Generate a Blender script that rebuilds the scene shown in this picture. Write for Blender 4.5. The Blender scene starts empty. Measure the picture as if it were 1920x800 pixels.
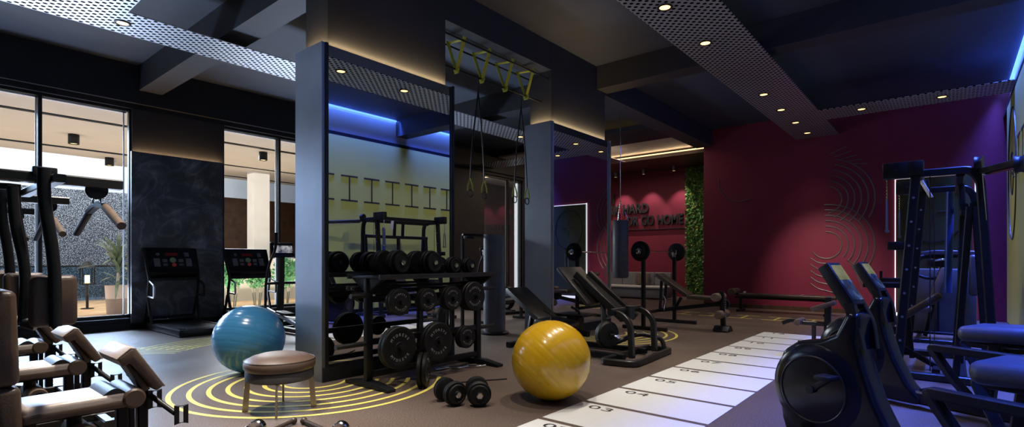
import bpy, bmesh, math, random
from mathutils import Vector, Matrix, Euler
random.seed(7)
PI = math.pi
SC = bpy.context.scene
COL = SC.collection

# ------------------------------------------------------------------ camera, world, exposure
cam_data = bpy.data.cameras.new('camera')
cam = bpy.data.objects.new('camera', cam_data)
COL.objects.link(cam)
cam.location = (0.0, 0.0, 1.25)
cam.rotation_euler = (math.radians(90), 0, math.radians(39.74 - 90))
cam_data.sensor_width = 36.0
cam_data.lens = 36.0 * 991.0 / 1920.0
cam_data.shift_y = 87.0 / 1920.0
cam_data.clip_start = 0.05
cam_data.clip_end = 200
SC.camera = cam
vs = SC.view_settings
SC.display_settings.display_device = 'sRGB'
vs.view_transform = 'Standard'
vs.look = 'None'
vs.gamma = 1.0
vs.use_curve_mapping = False
vs.exposure = 0.0
w = bpy.data.worlds.new('dusk_sky')
SC.world = w
w.use_nodes = True
w.node_tree.nodes['Background'].inputs[0].default_value = (0.62, 0.75, 1.0, 1)
w.node_tree.nodes['Background'].inputs[1].default_value = 0.5
SC.cycles.max_bounces = 7
SC.cycles.diffuse_bounces = 3
SC.cycles.glossy_bounces = 4
SC.cycles.transparent_max_bounces = 8
SC.cycles.sample_clamp_indirect = 4.0

def lamp(name, typ, loc, energy, color, size=0.1, size_y=None, spot=None, blend=0.5, target=None, rot=None, parent=None):
    d = bpy.data.lights.new(name, typ)
    d.energy = energy
    d.color = color
    if typ == 'AREA':
        d.size = size
        if size_y:
            d.shape = 'RECTANGLE'
            d.size_y = size_y
    else:
        d.shadow_soft_size = size
    if typ == 'SPOT':
        d.spot_size = math.radians(spot)
        d.spot_blend = blend
    o = bpy.data.objects.new(name, d)
    COL.objects.link(o)
    o.location = loc
    if target is not None:
        o.rotation_euler = (Vector(target) - Vector(loc)).to_track_quat('-Z', 'Y').to_euler()
    if rot is not None:
        o.rotation_euler = rot
    if parent:
        o.parent = parent
    return o

WARM = (1.0, 0.72, 0.42)
NEUT = (1.0, 0.89, 0.76)
COOL = (0.62, 0.78, 1.0)
# daylight of the covered terrace, entering through the window wall
db = lamp('terrace_deck_bounce', 'AREA', (3.5, 12.3, 0.35), 620, (0.55, 0.70, 1.0), 15, 1.0, target=(3.5, 8.2, 4.6))  # added low fill aimed up, in place of light off the deck
db.data.spread = math.radians(100)
lamp('terrace_daylight', 'AREA', (1.0, 14.2, 3.9), 640, (0.48, 0.67, 1.0), 7, 3.0, target=(1.0, 8.5, 0.0)).data.spread = math.radians(66)
lamp('terrace_daylight_east', 'AREA', (7.0, 14.2, 3.9), 520, (0.88, 0.93, 1.0), 6, 3.0, target=(7.0, 8.5, 0.0)).data.spread = math.radians(66)
# blue led run in the cove of the right wall
led = lamp('blue_cove_led', 'AREA', (6.6, -0.74, 4.70), 820, (0.06, 0.13, 1.0), 15.6, 0.05, rot=(math.radians(6), 0, 0))
led.data.spread = math.radians(52)
lamp('blue_cove_wash', 'AREA', (6.6, -0.80, 4.73), 80, (0.09, 0.22, 1.0), 15.6, 0.03, rot=(math.radians(-48), 0, 0))

# ------------------------------------------------------------------ materials
MATS = {}
def pm(name, col, rough=0.5, metal=0.0, spec=0.5, emit=None, estr=0.0, coat=0.0, noise=0.0, nscale=8.0, bump=0.0, bscale=60.0, trans=0.0):
    m = bpy.data.materials.new(name)
    m.use_nodes = True
    nt = m.node_tree
    b = nt.nodes['Principled BSDF']
    b.inputs['Base Color'].default_value = (*col, 1)
    b.inputs['Roughness'].default_value = rough
    b.inputs['Metallic'].default_value = metal
    b.inputs['Specular IOR Level'].default_value = spec
    b.inputs['Coat Weight'].default_value = coat
    b.inputs['Coat Roughness'].default_value = 0.12
    if emit:
        b.inputs['Emission Color'].default_value = (*emit, 1)
        b.inputs['Emission Strength'].default_value = estr
    tc = None
    if noise or bump:
        tc = nt.nodes.new('ShaderNodeTexCoord')
    if noise:
        n = nt.nodes.new('ShaderNodeTexNoise')
        n.inputs['Scale'].default_value = nscale
        n.inputs['Detail'].default_value = 5
        nt.links.new(tc.outputs['Object'], n.inputs['Vector'])
        r = nt.nodes.new('ShaderNodeValToRGB')
        r.color_ramp.elements[0].position = 0.3
        r.color_ramp.elements[1].position = 0.7
        r.color_ramp.elements[0].color = (*[c * (1 - noise) for c in col], 1)
        r.color_ramp.elements[1].color = (*[min(1, c * (1 + noise)) for c in col], 1)
        nt.links.new(n.outputs['Fac'], r.inputs['Fac'])
        nt.links.new(r.outputs['Color'], b.inputs['Base Color'])
    if bump:
        n2 = nt.nodes.new('ShaderNodeTexNoise')
        n2.inputs['Scale'].default_value = bscale
        n2.inputs['Detail'].default_value = 3
        nt.links.new(tc.outputs['Object'], n2.inputs['Vector'])
        bp = nt.nodes.new('ShaderNodeBump')
        bp.inputs['Strength'].default_value = bump
        bp.inputs['Distance'].default_value = 0.01
        nt.links.new(n2.outputs['Fac'], bp.inputs['Height'])
        nt.links.new(bp.outputs['Normal'], b.inputs['Normal'])
    MATS[name] = m
    return m

def ramp(nt, src, stops):
    r = nt.nodes.new('ShaderNodeValToRGB')
    cr = r.color_ramp
    while len(cr.elements) < len(stops):
        cr.elements.new(0.5)
    for e, (p, c) in zip(cr.elements, stops):
        e.position = p
        e.color = (*c, 1)
    nt.links.new(src, r.inputs['Fac'])
    return r.outputs['Color']

def mth(nt, op, a, b=None):
    n = nt.nodes.new('ShaderNodeMath')
    n.operation = op
    for i, v in enumerate((a, b)):
        if v is None:
            continue
        if isinstance(v, (int, float)):
            n.inputs[i].default_value = v
        else:
            nt.links.new(v, n.inputs[i])
    return n.outputs[0]

M_black = pm('black_metal', (0.008, 0.008, 0.0095), 0.40, 0.0, 0.25, noise=0.25, nscale=14)
M_gun = pm('gunmetal_paint', (0.020, 0.019, 0.018), 0.36, 0.3, 0.5, noise=0.2, nscale=10)
M_rubber = pm('black_rubber', (0.0065, 0.0062, 0.006), 0.5, 0.0, 0.25, noise=0.3, nscale=20, bump=0.15, bscale=160)
M_plast = pm('gloss_black_plastic', (0.006, 0.006, 0.008), 0.2, 0.0, 0.28, noise=0.2, nscale=6)
M_chrome = pm('chrome', (0.75, 0.75, 0.76), 0.12, 1.0, noise=0.05)
M_steel = pm('brushed_steel', (0.34, 0.37, 0.43), 0.46, 1.0, noise=0.06, nscale=3)
M_alu = pm('aluminium_edge', (0.62, 0.62, 0.63), 0.3, 1.0, noise=0.05)
M_leather = pm('brown_leather', (0.092, 0.058, 0.039), 0.40, 0.0, 0.5, noise=0.15, nscale=9, bump=0.12, bscale=120)
M_leather_lit = pm('lit_brown_leather', (0.44, 0.36, 0.31), 0.32, 0.0, 0.5, noise=0.1, nscale=9, bump=0.10, bscale=120)  # brown leather under strong light, the brightness put into the colour
M_leather_dk = pm('dark_brown_leather', (0.045, 0.030, 0.022), 0.42, 0.0, 0.5, noise=0.2, nscale=9, bump=0.1, bscale=120)
M_leather_bk = pm('black_leather', (0.020, 0.018, 0.017), 0.40, 0.0, 0.5, noise=0.2, nscale=9, bump=0.1, bscale=120)
M_leather_gy = pm('grey_leather', (0.045, 0.045, 0.060), 0.42, 0.0, 0.5, noise=0.12, nscale=9, bump=0.1, bscale=120)
M_foam = pm('tan_foam', (0.15, 0.105, 0.075), 0.6, 0.0, 0.3, noise=0.15, nscale=30)
M_brass = pm('brass_leg', (0.36, 0.30, 0.23), 0.28, 0.7, noise=0.08)
M_dkfab = pm('stool_band_fabric', (0.035, 0.030, 0.028), 0.7, noise=0.2, nscale=40)
M_blue = pm('blue_vinyl', (0.050, 0.230, 0.44), 0.24, 0.0, 0.5, coat=0.3, noise=0.08, nscale=3)
M_yel = pm('yellow_vinyl', (0.62, 0.36, 0.010), 0.24, 0.0, 0.5, coat=0.3, noise=0.08, nscale=3)
M_strap = pm('yellow_strap', (0.42, 0.43, 0.03), 0.6, noise=0.15, nscale=30)
M_red = pm('crimson_paint', (0.205, 0.021, 0.046), 0.55, 0.0, 0.35, noise=0.05, nscale=2)
M_yellow_wall = pm('lime_yellow_paint', (0.50, 0.53, 0.15), 0.5, 0.0, 0.35, noise=0.03, nscale=2)
M_dark_wall = pm('charcoal_paint', (0.022, 0.023, 0.027), 0.6, 0.0, 0.3, noise=0.12, nscale=2)
M_ceil = pm('dark_ceiling_paint', (0.058, 0.065, 0.082), 0.6, 0.0, 0.3, noise=0.10, nscale=2)
M_beam = pm('beam_paint', (0.040, 0.041, 0.046), 0.55, 0.0, 0.3, noise=0.10, nscale=2)
M_cove = pm('cove_wall_paint', (0.35, 0.37, 0.42), 0.6, noise=0.04, nscale=2)
M_led_blue = pm('blue_led', (0.1, 0.2, 1), emit=(0.10, 0.26, 1.0), estr=3.0)
M_led_warm = pm('warm_led', (1, 0.8, 0.5), emit=(1.0, 0.66, 0.32), estr=1.8)
M_led_white = pm('white_led', (1, 1, 1), emit=(0.86, 0.92, 1.0), estr=1.0)
M_lens = pm('lamp_lens', (1, 0.9, 0.7), emit=(1.0, 0.60, 0.20), estr=3.2)
M_white = pm('white_floor_paint', (0.72, 0.73, 0.71), 0.5, noise=0.02, nscale=20)
M_yline = pm('yellow_floor_paint', (0.74, 0.62, 0.14), 0.5, noise=0.05, nscale=20)
M_ink = pm('dark_print', (0.02, 0.02, 0.02), 0.5, noise=0.1)
M_letter = pm('grey_lettering', (0.30, 0.30, 0.28), 0.5, noise=0.1)
M_sign = pm('dark_sign_metal', (0.035, 0.035, 0.038), 0.4, 0.3, noise=0.1)
M_relief = pm('grey_relief', (0.13, 0.13, 0.12), 0.45, 0.3, noise=0.1)
M_wood_dk = pm('dark_wood', (0.060, 0.030, 0.015), 0.5, noise=0.4, nscale=6)
M_grey_panel = pm('pale_plaster', (0.46, 0.42, 0.38), 0.7, noise=0.04, nscale=2)
M_sofa = pm('grey_upholstery', (0.24, 0.24, 0.26), 0.8, noise=0.15, nscale=30, bump=0.1)
M_cream = pm('white_upholstery', (0.75, 0.73, 0.70), 0.7, noise=0.05, nscale=20)
M_pillow = pm('taupe_pillow', (0.16, 0.12, 0.10), 0.8, noise=0.15, nscale=30)
M_olive = pm('olive_glass_door', (0.085, 0.085, 0.035), 0.16, 0.0, 0.5, noise=0.06, nscale=2)
M_t_ceil = pm('terrace_ceiling_paint', (0.66, 0.60, 0.54), 0.7, noise=0.03, nscale=2)
M_t_white = pm('terrace_white_plaster', (0.78, 0.76, 0.72), 0.7, noise=0.04, nscale=3)
M_pot = pm('beige_planter', (0.52, 0.42, 0.36), 0.55, noise=0.08, nscale=7)
M_leaf = pm('palm_leaf', (0.08, 0.13, 0.06), 0.5, noise=0.4, nscale=12)
M_hedge = pm('bush_leaf', (0.16, 0.50, 0.22), 0.5, noise=0.45, nscale=9)
M_moss = pm('green_wall_leaf', (0.07, 0.20, 0.045), 0.5, noise=0.6, nscale=9)
M_moss_y = pm('green_wall_light_leaf', (0.30, 0.38, 0.06), 0.5, noise=0.4, nscale=9)
M_trunk = pm('pale_trunk', (0.50, 0.48, 0.40), 0.7, noise=0.2, nscale=20)
M_water = pm('pool_water', (0.10, 0.17, 0.22), 0.12, noise=0.5, nscale=5, bump=0.4, bscale=12)
M_bag = pm('grey_vinyl', (0.095, 0.10, 0.115), 0.38, noise=0.15, nscale=8)
M_btn_r = pm('red_button', (0.40, 0.03, 0.03), 0.4, emit=(0.9, 0.08, 0.08), estr=0.04)
M_btn_g = pm('green_button', (0.20, 0.34, 0.18), 0.4, noise=0.05)
M_key = pm('grey_keypad', (0.13, 0.14, 0.16), 0.4, noise=0.3, nscale=60)
M_reddisp = pm('red_display', (0.10, 0.01, 0.01), 0.3, emit=(1, 0.06, 0.04), estr=0.015)
M_whitestrip = pm('white_strip', (0.8, 0.8, 0.82), 0.4, noise=0.03)

def make_floor():
    m = bpy.data.materials.new('rubber_flooring')
    m.use_nodes = True
    nt = m.node_tree
    b = nt.nodes['Principled BSDF']
    tc = nt.nodes.new('ShaderNodeTexCoord')
    n1 = nt.nodes.new('ShaderNodeTexNoise')
    n1.inputs['Scale'].default_value = 95
    n1.inputs['Detail'].default_value = 3
    nt.links.new(tc.outputs['Object'], n1.inputs['Vector'])
    n2 = nt.nodes.new('ShaderNodeTexNoise')
    n2.inputs['Scale'].default_value = 1.3
    n2.inputs['Detail'].default_value = 6
    nt.links.new(tc.outputs['Object'], n2.inputs['Vector'])
    c1 = ramp(nt, n1.outputs['Fac'], [(0.38, (0.088, 0.063, 0.049)), (0.60, (0.158, 0.116, 0.092)), (0.74, (0.265, 0.20, 0.168))])
    c2 = ramp(nt, n2.outputs['Fac'], [(0.3, (0.82, 0.82, 0.84)), (0.7, (1.0, 1.0, 1.0))])
    mx = nt.nodes.new('ShaderNodeMix')
    mx.data_type = 'RGBA'
    mx.blend_type = 'MULTIPLY'
    mx.inputs[0].default_value = 1.0
    nt.links.new(c1, mx.inputs[6])
    nt.links.new(c2, mx.inputs[7])
    nt.links.new(mx.outputs[2], b.inputs['Base Color'])
    rr = mth(nt, 'MULTIPLY', n2.outputs['Fac'], 0.35)
    rr = mth(nt, 'ADD', rr, 0.26)
    nt.links.new(rr, b.inputs['Roughness'])
    b.inputs['Specular IOR Level'].default_value = 0.35
    bp = nt.nodes.new('ShaderNodeBump')
    bp.inputs['Strength'].default_value = 0.25
    bp.inputs['Distance'].default_value = 0.004
    nt.links.new(n1.outputs['Fac'], bp.inputs['Height'])
    nt.links.new(bp.outputs['Normal'], b.inputs['Normal'])
    return m
M_floor = make_floor()

def make_marble():
    m = bpy.data.materials.new('dark_marble')
    m.use_nodes = True
    nt = m.node_tree
    b = nt.nodes['Principled BSDF']
    tc = nt.nodes.new('ShaderNodeTexCoord')
    n0 = nt.nodes.new('ShaderNodeTexNoise')
    n0.inputs['Scale'].default_value = 1.6
    n0.inputs['Detail'].default_value = 7
    n0.inputs['Distortion'].default_value = 1.6
    nt.links.new(tc.outputs['Object'], n0.inputs['Vector'])
    v = mth(nt, 'ABSOLUTE', mth(nt, 'SUBTRACT', n0.outputs['Fac'], 0.5))
    n1 = nt.nodes.new('ShaderNodeTexNoise')
    n1.inputs['Scale'].default_value = 2.2
    n1.inputs['Detail'].default_value = 8
    nt.links.new(tc.outputs['Object'], n1.inputs['Vector'])
    c1 = ramp(nt, v, [(0.0, (0.15, 0.155, 0.18)), (0.03, (0.085, 0.090, 0.105)), (0.10, (0.052, 0.055, 0.068))])
    c2 = ramp(nt, n1.outputs['Fac'], [(0.36, (0.40, 0.40, 0.42)), (0.55, (0.9, 0.9, 0.95)), (0.72, (1.9, 1.9, 2.0))])
    mx = nt.nodes.new('ShaderNodeMix')
    mx.data_type = 'RGBA'
    mx.blend_type = 'MULTIPLY'
    mx.inputs[0].default_value = 1.0
    nt.links.new(c1, mx.inputs[6])
    nt.links.new(c2, mx.inputs[7])
    nt.links.new(mx.outputs[2], b.inputs['Base Color'])
    b.inputs['Roughness'].default_value = 0.3
    return m
M_marble = make_marble()

def make_perf():
    m = bpy.data.materials.new('perforated_metal')
    m.use_nodes = True
    nt = m.node_tree
    b = nt.nodes['Principled BSDF']
    tc = nt.nodes.new('ShaderNodeTexCoord')
    sp = nt.nodes.new('ShaderNodeSeparateXYZ')
    nt.links.new(tc.outputs['Object'], sp.inputs[0])
    p = 0.108
    u = mth(nt, 'DIVIDE', sp.outputs[0], p)
    v = mth(nt, 'DIVIDE', sp.outputs[1], p)
    row = mth(nt, 'FLOOR', mth(nt, 'MULTIPLY', v, 2.0))
    odd = mth(nt, 'MODULO', mth(nt, 'ABSOLUTE', row), 2.0)
    uu = mth(nt, 'ADD', u, mth(nt, 'MULTIPLY', odd, 0.5))
    fu = mth(nt, 'SUBTRACT', mth(nt, 'FRACT', uu), 0.5)
    fv = mth(nt, 'MULTIPLY', mth(nt, 'SUBTRACT', mth(nt, 'FRACT', mth(nt, 'MULTIPLY', v, 2.0)), 0.5), 0.5)
    d = mth(nt, 'SQRT', mth(nt, 'ADD', mth(nt, 'MULTIPLY', fu, fu), mth(nt, 'MULTIPLY', fv, fv)))
    c = ramp(nt, d, [(0.205, (0.004, 0.004, 0.005)), (0.235, (0.55, 0.56, 0.59))])
    k = mth(nt, 'GREATER_THAN', d, 0.22)
    nt.links.new(c, b.inputs['Base Color'])
    nt.links.new(mth(nt, 'MULTIPLY', k, 0.75), b.inputs['Metallic'])
    nt.links.new(mth(nt, 'MULTIPLY', k, 0.5), b.inputs['Specular IOR Level'])
    b.inputs['Roughness'].default_value = 0.42
    return m
M_perf = make_perf()

def make_deck():
    m = bpy.data.materials.new('terrace_decking')
    m.use_nodes = True
    nt = m.node_tree
    b = nt.nodes['Principled BSDF']
    tc = nt.nodes.new('ShaderNodeTexCoord')
    sp = nt.nodes.new('ShaderNodeSeparateXYZ')
    nt.links.new(tc.outputs['Object'], sp.inputs[0])
    q = mth(nt, 'ADD', mth(nt, 'MULTIPLY', sp.outputs[0], 0.72), mth(nt, 'MULTIPLY', sp.outputs[1], 0.72))
    f = mth(nt, 'FRACT', mth(nt, 'DIVIDE', q, 0.34))
    n = nt.nodes.new('ShaderNodeTexNoise')
    n.inputs['Scale'].default_value = 2.5
    n.inputs['Detail'].default_value = 8
    nt.links.new(tc.outputs['Object'], n.inputs['Vector'])
    c1 = ramp(nt, f, [(0.0, (0.25, 0.2, 0.2)), (0.05, (1, 1, 1)), (0.95, (1, 1, 1))])
    c2 = ramp(nt, n.outputs['Fac'], [(0.3, (0.40, 0.25, 0.13)), (0.7, (0.66, 0.46, 0.27))])
    mx = nt.nodes.new('ShaderNodeMix')
    mx.data_type = 'RGBA'
    mx.blend_type = 'MULTIPLY'
    mx.inputs[0].default_value = 1.0
    nt.links.new(c1, mx.inputs[6])
    nt.links.new(c2, mx.inputs[7])
    nt.links.new(mx.outputs[2], b.inputs['Base Color'])
    b.inputs['Roughness'].default_value = 0.55
    return m
M_deck = make_deck()

def make_speckle():
    m = bpy.data.materials.new('speckled_stone')
    m.use_nodes = True
    nt = m.node_tree
    b = nt.nodes['Principled BSDF']
    tc = nt.nodes.new('ShaderNodeTexCoord')
    n = nt.nodes.new('ShaderNodeTexNoise')
    n.inputs['Scale'].default_value = 42
    n.inputs['Detail'].default_value = 2
    nt.links.new(tc.outputs['Object'], n.inputs['Vector'])
    c = ramp(nt, n.outputs['Fac'], [(0.42, (0.025, 0.025, 0.03)), (0.53, (0.10, 0.105, 0.12)), (0.62, (0.62, 0.65, 0.70))])
    nt.links.new(c, b.inputs['Base Color'])
    b.inputs['Roughness'].default_value = 0.6
    return m
M_speck = make_speckle()

def make_mirror():
    m = bpy.data.materials.new('mirror_silver')
    m.use_nodes = True
    nt = m.node_tree
    b = nt.nodes['Principled BSDF']
    tc = nt.nodes.new('ShaderNodeTexCoord')
    n = nt.nodes.new('ShaderNodeTexNoise')
    n.inputs['Scale'].default_value = 0.7
    nt.links.new(tc.outputs['Object'], n.inputs['Vector'])
    nt.links.new(ramp(nt, n.outputs['Fac'], [(0.3, (0.74, 0.76, 0.78)), (0.7, (0.78, 0.80, 0.82))]), b.inputs['Base Color'])
    b.inputs['Metallic'].default_value = 1.0
    b.inputs['Roughness'].default_value = 0.0
    return m
M_mirror = make_mirror()

def make_glass(name, tint, gl):
    m = bpy.data.materials.new(name)
    m.use_nodes = True
    nt = m.node_tree
    for n in list(nt.nodes):
        if n.type != 'OUTPUT_MATERIAL':
            nt.nodes.remove(n)
    out = [n for n in nt.nodes if n.type == 'OUTPUT_MATERIAL'][0]
    t = nt.nodes.new('ShaderNodeBsdfTransparent')
    t.inputs[0].default_value = (*tint, 1)
    g = nt.nodes.new('ShaderNodeBsdfGlossy')
    g.inputs['Roughness'].default_value = 0.02
    fr = nt.nodes.new('ShaderNodeFresnel')
    fr.inputs[0].default_value = 1.35
    mx = nt.nodes.new('ShaderNodeMixShader')
    nt.links.new(mth(nt, 'MULTIPLY', fr.outputs[0], gl), mx.inputs[0])
    nt.links.new(t.outputs[0], mx.inputs[1])
    nt.links.new(g.outputs[0], mx.inputs[2])
    nt.links.new(mx.outputs[0], out.inputs[0])
    return m
M_glass = make_glass('window_glass', (0.93, 0.95, 0.96), 0.35)
M_rail_glass = make_glass('railing_glass', (0.62, 0.74, 0.80), 1.0)

def make_screen(name, a, bcol, c, st):
    m = bpy.data.materials.new(name)
    m.use_nodes = True
    nt = m.node_tree
    b = nt.nodes['Principled BSDF']
    b.inputs['Base Color'].default_value = (0.01, 0.01, 0.012, 1)
    b.inputs['Roughness'].default_value = 0.15
    tc = nt.nodes.new('ShaderNodeTexCoord')
    n = nt.nodes.new('ShaderNodeTexNoise')
    n.inputs['Scale'].default_value = 14
    n.inputs['Detail'].default_value = 3
    nt.links.new(tc.outputs['Object'], n.inputs['Vector'])
    col = ramp(nt, n.outputs['Fac'], [(0.36, a), (0.5, bcol), (0.66, c)])
    nt.links.new(col, b.inputs['Emission Color'])
    b.inputs['Emission Strength'].default_value = st
    return m
M_scr_blue = make_screen('blue_picture_screen', (0.004, 0.006, 0.02), (0.012, 0.03, 0.14), (0.16, 0.28, 0.55), 0.6)
M_scr_yel = make_screen('yellow_picture_screen', (0.16, 0.17, 0.05), (0.22, 0.23, 0.08), (0.3, 0.3, 0.16), 0.6)
M_scr_grey = make_screen('grey_picture_screen', (0.05, 0.06, 0.09), (0.35, 0.36, 0.42), (0.7, 0.7, 0.75), 0.55)

# ------------------------------------------------------------------ mesh builder
def V(*a):
    return Vector(a)

def fillet(pts, rad, n=5):
    pts = [Vector(p) for p in pts]
    out = [pts[0]]
    for i in range(1, len(pts) - 1):
        p, a, b = pts[i], pts[i - 1], pts[i + 1]
        da, db = (a - p), (b - p)
        r = min(rad, da.length * 0.45, db.length * 0.45)
        s, e = p + da.normalized() * r, p + db.normalized() * r
        for k in range(n + 1):
            t = k / n
            out.append(s * (1 - t) ** 2 + p * 2 * t * (1 - t) + e * t * t)
    out.append(pts[-1])
    return out

class MB:
    def __init__(self):
        self.bm = bmesh.new()
    def _add(self, tmp, mat4=None):
        if mat4 is not None:
            tmp.transform(mat4)
        me = bpy.data.meshes.new('tmp')
        tmp.to_mesh(me)
        tmp.free()
        self.bm.from_mesh(me)
        bpy.data.meshes.remove(me)
        return self
    def box(self, c, s, rot=None, bev=0.0, seg=2):
        t = bmesh.new()
        bmesh.ops.create_cube(t, size=1.0)
        bmesh.ops.scale(t, vec=Vector(s), verts=t.verts)
        if bev > 0:
            bmesh.ops.bevel(t, geom=list(t.edges), offset=min(bev, min(s) * 0.49), segments=seg, profile=0.5, affect='EDGES')
        R = Euler(rot).to_matrix().to_4x4() if rot else Matrix()
        return self._add(t, Matrix.Translation(Vector(c)) @ R)
    def bb(self, x0, x1, y0, y1, z0, z1, bev=0.0, seg=2):
        return self.box(((x0 + x1) / 2, (y0 + y1) / 2, (z0 + z1) / 2), (abs(x1 - x0), abs(y1 - y0), abs(z1 - z0)), None, bev, seg)
    def beam(self, p0, p1, wdt, hgt, bev=0.006, up=(0, 0, 1)):
        p0, p1 = Vector(p0), Vector(p1)
        d = p1 - p0
        L = d.length
        x = d.normalized()
        u = Vector(up)
        if abs(x.dot(u)) > 0.98:
            u = Vector((1, 0, 0))
        y = u.cross(x).normalized()
        z = x.cross(y)
        t = bmesh.new()
        bmesh.ops.create_cube(t, size=1.0)
        bmesh.ops.scale(t, vec=Vector((L, wdt, hgt)), verts=t.verts)
        if bev > 0:
            bmesh.ops.bevel(t, geom=list(t.edges), offset=min(bev, wdt * 0.4, hgt * 0.4), segments=2, profile=0.5, affect='EDGES')
        R = Matrix((x, y, z)).transposed().to_4x4()
        return self._add(t, Matrix.Translation((p0 + p1) / 2) @ R)
    def sweep(self, prof, pts, closed=False, up=(0, 0, 1)):
        pts = [Vector(p) for p in pts]
        n, m = len(pts), len(prof)
        bm = self.bm
        tang = []
        for i in range(n):
            a = pts[i - 1] if (closed or i > 0) else pts[i]
            b = pts[(i + 1) % n] if (closed or i < n - 1) else pts[i]
            tang.append((b - a).normalized())
        ref = Vector(up)
        if abs(tang[0].dot(ref)) > 0.95:
            ref = Vector((1, 0, 0)) if abs(tang[0].x) < 0.9 else Vector((0, 1, 0))
        u = (ref - tang[0] * ref.dot(tang[0])).normalized()
        rings = []
        for i in range(n):
            if i:
                u = (u - tang[i] * u.dot(tang[i]))
                u = u.normalized() if u.length > 1e-6 else ref
            v = tang[i].cross(u)
            k = 1.0
            if 0 < i < n - 1 or closed:
                a, b = (pts[i] - pts[i - 1]).normalized(), (pts[(i + 1) % n] - pts[i]).normalized()
                c = max(0.5, math.sqrt(max(0.0, (1 + a.dot(b)) / 2)))
                k = 1.0 / c if m <= 4 else 1.0
            rings.append([bm.verts.new(pts[i] + u * (q[1]) + v * (q[0])) for q in prof])
        for i in range(n if closed else n - 1):
            A, B = rings[i], rings[(i + 1) % n]
            for j in range(m):
                try:
                    bm.faces.new((A[j], A[(j + 1) % m], B[(j + 1) % m], B[j]))
                except ValueError:
                    pass
        if not closed:
            bm.faces.new(rings[0][::-1])
            bm.faces.new(rings[-1])
        return self
    def tube(self, pts, r, n=10, fil=0.0, closed=False):
        if fil and not closed:
            pts = fillet(pts, fil)
        prof = [(r * math.cos(2 * PI * k / n), r * math.sin(2 * PI * k / n)) for k in range(n)]
        return self.sweep(prof, pts, closed)
    def rect(self, pts, wdt, hgt, fil=0.0, up=(0, 0, 1), closed=False):
        if fil and not closed:
            pts = fillet(pts, fil)
        c = min(wdt, hgt) * 0.14
        a, b = wdt / 2, hgt / 2
        prof = [(a, -b + c), (a, b - c), (a - c, b), (-a + c, b), (-a, b - c), (-a, -b + c), (-a + c, -b), (a - c, -b)]
        return self.sweep(prof, pts, closed, up)
    def cyl(self, p0, p1, r, r2=None, n=20):
        p0, p1 = Vector(p0), Vector(p1)
        d = p1 - p0
        t = bmesh.new()
        bmesh.ops.create_cone(t, cap_ends=True, segments=n, radius1=r, radius2=r if r2 is None else r2, depth=d.length)
        q = Vector((0, 0, 1)).rotation_difference(d.normalized()).to_matrix().to_4x4()
        return self._add(t, Matrix.Translation((p0 + p1) / 2) @ q)
    def lathe(self, prof, o=(0, 0, 0), axis=(0, 0, 1), n=32):
        bm = self.bm
        q = Vector((0, 0, 1)).rotation_difference(Vector(axis).normalized()).to_matrix()
        o = Vector(o)
        rings = []
        for r, z in prof:
            if r < 1e-6:
                rings.append([bm.verts.new(o + q @ Vector((0, 0, z)))])
            else:
                rings.append([bm.verts.new(o + q @ Vector((r * math.cos(2 * PI * k / n), r * math.sin(2 * PI * k / n), z))) for k in range(n)])
        for A, B in zip(rings[:-1], rings[1:]):
            for k in range(n):
                k2 = (k + 1) % n
                if len(A) == 1 and len(B) == 1:
                    continue
                if len(A) == 1:
                    bm.faces.new((A[0], B[k], B[k2]))
                elif len(B) == 1:
                    bm.faces.new((A[k], A[k2], B[0]))
                else:
                    bm.faces.new((A[k], A[k2], B[k2], B[k]))
        return self
    def prism(self, poly, t0, t1, plane='xz', bev=0.0, seg=2):
        t = bmesh.new()
        def P(a, b, k):
            return {'xz': (a, k, b), 'yz': (k, a, b), 'xy': (a, b, k)}[plane]
        A = [t.verts.new(P(a, b, t0)) for a, b in poly]
        B = [t.verts.new(P(a, b, t1)) for a, b in poly]
        n = len(poly)
        t.faces.new(A)
        t.faces.new(B[::-1])
        for i in range(n):
            t.faces.new((A[i], B[i], B[(i + 1) % n], A[(i + 1) % n]))
        bmesh.ops.recalc_face_normals(t, faces=t.faces)
        if bev:
            bmesh.ops.bevel(t, geom=list(t.edges), offset=bev, segments=seg, profile=0.5, affect='EDGES')
        return self._add(t)
    def ball(self, c, r, n=24, sc=(1, 1, 1)):
        t = bmesh.new()
        bmesh.ops.create_uvsphere(t, u_segments=n, v_segments=max(8, n * 2 // 3), radius=r)
        bmesh.ops.scale(t, vec=Vector(sc), verts=t.verts)
        return self._add(t, Matrix.Translation(Vector(c)))
    def mesh(self, me, M4):
        t = bmesh.new()
        t.from_mesh(me)
        return self._add(t, M4)
    def quadstrip(self, A, B):
        bm = self.bm
        va = [bm.verts.new(p) for p in A]
        vb = [bm.verts.new(p) for p in B]
        for i in range(len(A) - 1):
            bm.faces.new((va[i], vb[i], vb[i + 1], va[i + 1]))
        return self
    def build(self, name, mat, parent=None, smooth=True, recalc=True, loc=None):
        if recalc:
            bmesh.ops.recalc_face_normals(self.bm, faces=self.bm.faces)
        me = bpy.data.meshes.new(name)
        self.bm.to_mesh(me)
        self.bm.free()
        if smooth and len(me.polygons):
            me.polygons.foreach_set('use_smooth', [True] * len(me.polygons))
            me.set_sharp_from_angle(angle=math.radians(38))
        me.materials.append(mat)
        o = bpy.data.objects.new(name, me)
        COL.objects.link(o)
        if loc:
            me.transform(Matrix.Translation(-Vector(loc)))
            o.location = loc
        if parent:
            o.parent = parent
        return o

def tag(o, label, cat, group=None, kind=None):
    o['label'] = label
    o['category'] = cat
    if group:
        o['group'] = group
    if kind:
        o['kind'] = kind
    return o

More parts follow.
